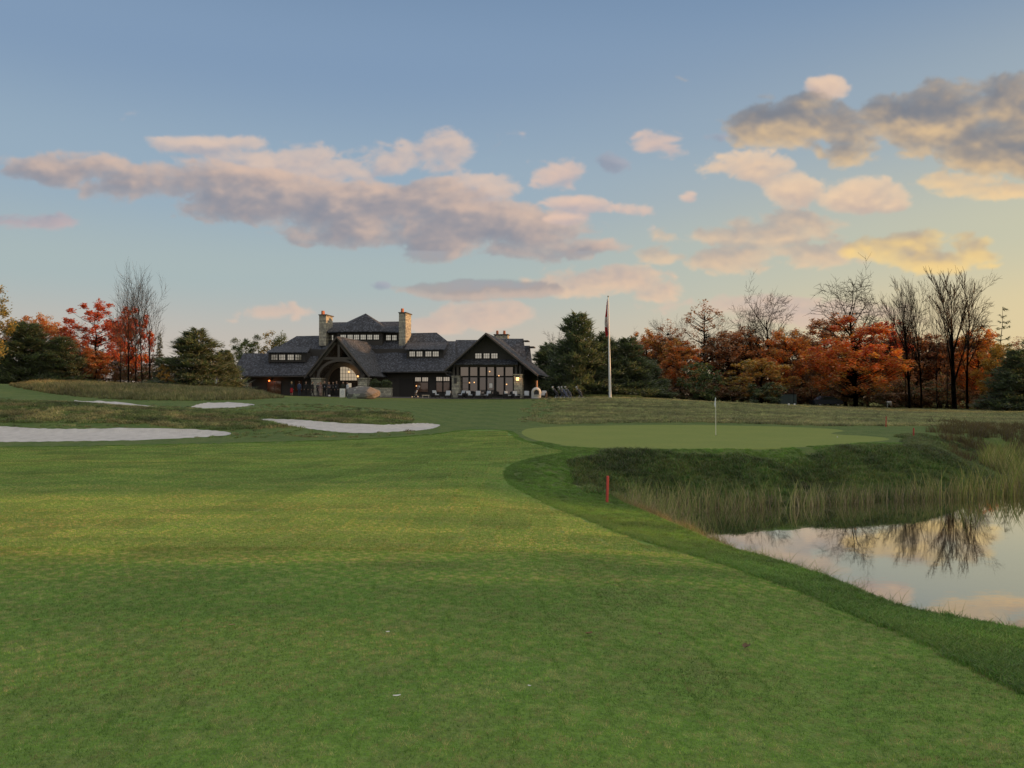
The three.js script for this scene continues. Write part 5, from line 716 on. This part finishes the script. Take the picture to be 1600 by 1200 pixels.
// feathers and fallen leaves on the fairway
{ const curl = (L, w) => { const g = new THREE.PlaneGeometry(L, w, 10, 4), p = g.attributes.position; g.rotateX(-Math.PI / 2); for (let i = 0; i < p.count; i++) { const x = p.getX(i) / L, z = p.getZ(i); p.setXYZ(i, p.getX(i), .006 + .25 * L * x * x + Math.abs(z) * .5, z * (1 - 1.6 * x * x)); } g.computeVertexNormals(); return g; };
  for (const [px, py, L, w, r, l] of [[606, 992, .028, .022, .3, 'tiny round white feather on the fairway above the larger feather'], [620, 1093, .045, .018, .25, 'larger white feather lying on the mown fairway'], [827, 1077, .022, .014, -.5, 'tiny white feather beside a worn patch of fairway']]) { const b = at(px, py), f = mesh('feather', curl(L, w), std([.82, .82, .8], .9, { side: THREE.DoubleSide })); f.position.set(b[0], b[1] + .014, b[2]); f.rotation.y = r; tag(f, l, 'feather', 'feathers on the fairway'); }
  for (const [px, py, L, r, c, l] of [[362, 981, .05, .2, [.35, .27, .13], 'curled tan leaf lying alone on the fairway'], [1166, 1015, .09, 1, [.14, .09, .05], 'dark brown leaf on the fairway nearest the pond bank'], [921, 994, .06, .5, [.2, .13, .06], 'brown leaf on the middle of the fairway'], [1031, 995, .045, 2, [.16, .12, .06], 'small brown leaf between two larger leaves'], [57, 973, .05, .7, [.3, .3, .1], 'small yellow leaf at the edge of the fairway']]) { const b = at(px, py), f = mesh('fallen_leaf', curl(L, L * .6), std(c, .9, { side: THREE.DoubleSide })); f.position.set(b[0], b[1] + .013, b[2]); f.rotation.y = r; tag(f, l, 'leaf', 'fallen leaves on the fairway'); } }
// people at the entrance
function person(label, spot, turn, o) {
  const h = o.h ?? 1.72, k = h / 1.72, SKIN = [.45, .28, .2], T = o.top, B = o.bottom, bones = [], bone = (a, b, r0, r1, c) => bones.push([a, b, r0, r1, c]);
  const bend = o.bend ?? 0, hipY = .92, sh = v3(0, hipY + .5 * Math.cos(bend), .5 * Math.sin(bend)), neck = v3(0, sh.y + .1 * Math.cos(bend), sh.z + .1 * Math.sin(bend)), head = v3(0, neck.y + .15 * Math.cos(bend * .8), neck.z + .15 * Math.sin(bend * 1.1) + .02);
  bone(v3(0, hipY + .02, 0), sh.clone().setY(sh.y - .08), .15, .165, T); bone(v3(-.11, sh.y - .02, sh.z), v3(.11, sh.y - .02, sh.z), .085, .085, T); bone(neck.clone().setY(neck.y - .05), neck, .05, .05, SKIN); bone(head, head.clone().add(v3(0, .05, 0)), .095, .1, SKIN); bone(head.clone().add(v3(0, -.03, .085)), head.clone().add(v3(0, -.01, .1)), .02, .02, SKIN);
  for (const s of [-1, 1]) { const e = o.arms === 'front' ? v3(s * .22, sh.y - .3, sh.z + .08) : v3(s * .25, sh.y - .31, sh.z - .02), w = o.arms === 'front' ? v3(s * .09, sh.y - .25, sh.z + .28) : v3(s * .24, sh.y - .56, sh.z + .06), hd = w.clone().add(o.arms === 'front' ? v3(-s * .05, .03, .06) : v3(0, -.09, .02)); bone(v3(s * .19, sh.y - .03, sh.z), e, .06, .048, T); bone(e, w, .046, .036, o.sleeve ?? T); bone(w, hd, .035, .03, SKIN); const kn = v3(s * .1, .5, .02), an = v3(s * (.1 + (o.step ?? 0) * .05), .09, s * (o.step ?? 0) * .12); bone(v3(s * .09, hipY - .04, 0), kn, .095, .065, B); bone(kn, an, .06, .042, o.legs ?? B); bone(an.clone().setY(.05), an.clone().add(v3(0, -.045, .13)), .045, .04, [.03, .03, .03]); }
  if (o.skirt) { bone(v3(0, hipY, 0), v3(0, o.skirt, 0), .17, .2, B); }
  if (o.shirt) bone(v3(0, sh.y - .3, sh.z + .1), v3(0, sh.y - .04, sh.z + .09), .065, .06, o.shirt);
  const N = 50, mc = new MarchingCubes(N, undefined, false, false, 40000), half = N / 2, S = 1.0, q = v3(), f = mc.field, segd = (p, [a, b, r0, r1]) => { const ex = b.x - a.x, ey = b.y - a.y, ez = b.z - a.z, wx = p.x - a.x, wy = p.y - a.y, wz = p.z - a.z, t = clamp((wx * ex + wy * ey + wz * ez) / (ex * ex + ey * ey + ez * ez)); return Math.hypot(wx - ex * t, wy - ey * t, wz - ez * t) - lerp(r0, r1, t); };
  for (let z = 0; z < N; z++) for (let y = 0; y < N; y++) for (let x = 0; x < N; x++) { q.set((x - half) / half * S * .5, (y - half) / half * S + .92, (z - half) / half * S * .8); let d = 0; for (const b of bones) d += Math.exp(-Math.min(40, 55 * segd(q, b))); f[z * N * N + y * N + x] = Math.log(d + 1e-20) / 55; }
  mc.isolation = 0; mc.update(); const n = mc.count, pos = [], nor = [], cl = []; for (let i = 0; i < n; i++) { q.set(mc.positionArray[i * 3] * .5, mc.positionArray[i * 3 + 1] + .92, mc.positionArray[i * 3 + 2] * .8); let bd = 1e9, bc; for (const b of bones) { const d = segd(q, b); if (d < bd) { bd = d; bc = b[4]; } } pos.push(q.x * k, q.y * k, q.z * k); cl.push(...bc); }
  const g = new THREE.BufferGeometry(); g.setAttribute('position', new THREE.Float32BufferAttribute(pos, 3)); g.setAttribute('color', new THREE.Float32BufferAttribute(cl, 3)); g.computeVertexNormals();
  const t = thing('person', label, 'person', spot, turn, o.group ?? 'people gathered at the entrance'); mesh('body', g, new THREE.MeshStandardMaterial({ vertexColors: true, roughness: .85 }), t);
  const hg = new THREE.SphereGeometry(.118, 16, 12); const hp = hg.attributes.position; for (let i = 0; i < hp.count; i++) { const y = hp.getY(i), z = hp.getZ(i); if (z > .03 && y < .05) hp.setXYZ(i, hp.getX(i) * .8, y * .5 + .03, z * .45); else if (o.long && y < 0 && z < .03) hp.setY(i, y * 2.6); } hg.computeVertexNormals(); hg.translate(head.x, head.y + .045, head.z - .012); hg.scale(k, k, k); mesh('hair', hg, std(o.hair, .8), t); return t;
}
const NAVY = [.03, .045, .085], BLK = [.02, .02, .022], WHT = [.6, .62, .66], CHAR = [.045, .045, .05];
const ent = (px, d = 104.5) => atD(px, d, px > 372 ? TY : 0);
person('person with long fair hair in a black top and red skirt, back turned', ent(455.5), 2.8, { h: 1.7, top: BLK, bottom: [.42, .02, .03], skirt: .52, legs: [.4, .25, .18], hair: [.45, .3, .15], long: 1 });
person('person in a navy blue jacket beside the red skirt', ent(467.5), 2.9, { h: 1.74, top: [.05, .07, .13], bottom: NAVY, hair: [.08, .05, .03] });
person('person in dark clothes next to the navy jacket', ent(478), .6, { top: BLK, bottom: BLK, hair: [.05, .04, .03] });
person('person in black standing against the left stone pier', ent(488, 103.4), 1.2, { top: BLK, bottom: BLK, hair: [.04, .03, .02], step: 1 });
person('white haired person in dark clothes before the left stone pier', ent(496.5, 103.8), .5, { h: 1.62, top: CHAR, bottom: BLK, hair: [.6, .58, .55], arms: 'front' });
person('person with long auburn hair in a patterned pale dress', ent(500.5, 103.2), -.4, { h: 1.66, top: [.22, .15, .14], bottom: [.3, .22, .2], skirt: .5, legs: [.4, .25, .18], hair: [.28, .09, .04], long: 1 });
person('person in a dark suit with a light blue shirt', ent(507, 103.8), .2, { h: 1.82, top: BLK, bottom: BLK, shirt: [.42, .52, .66], hair: [.1, .06, .04] });
person('person in a black dress holding a white bag', ent(514, 103.2), -.3, { h: 1.72, top: [.06, .05, .06], bottom: BLK, skirt: .45, legs: [.4, .25, .18], arms: 'front', sleeve: [.42, .27, .2], hair: [.2, .1, .05], long: 1 });
{ const b = mesh('hand_bag', new RoundedBoxGeometry(.28, .2, .1, 3, .04), white); const p = ent(514.5, 102.9); b.position.set(p[0], p[1] + .1, p[2]); tag(b, 'small white bag at the feet of the person in black dress', 'bag'); }
person('person in black with white collar between the black dress and suit', ent(520.5, 104), .1, { top: BLK, bottom: BLK, hair: [.06, .04, .03], shirt: [.4, .36, .3] });
person('tall person in a black suit left of the sign board', ent(526, 103.6), -.5, { h: 1.82, top: BLK, bottom: BLK, hair: [.05, .04, .03], shirt: WHT });
person('person in dark green jacket behind the white sign board', ent(536, 103.4), .4, { h: 1.76, top: [.03, .035, .025], bottom: BLK, hair: [.04, .03, .02] });
person('person in a white shirt half hidden by the boulder', ent(543, 103), -.9, { h: 1.74, top: WHT, bottom: BLK, hair: [.04, .03, .02] });
person('person in a white shirt bending down at the edge of the wood', atD(1386.5, 121), 1.5, { h: 1.6, top: WHT, bottom: [.4, .44, .46], bend: 1.35, hair: [.03, .03, .03], group: 'golfers by the wood' });
console.log('things done');
renderer.render(scene, camera);
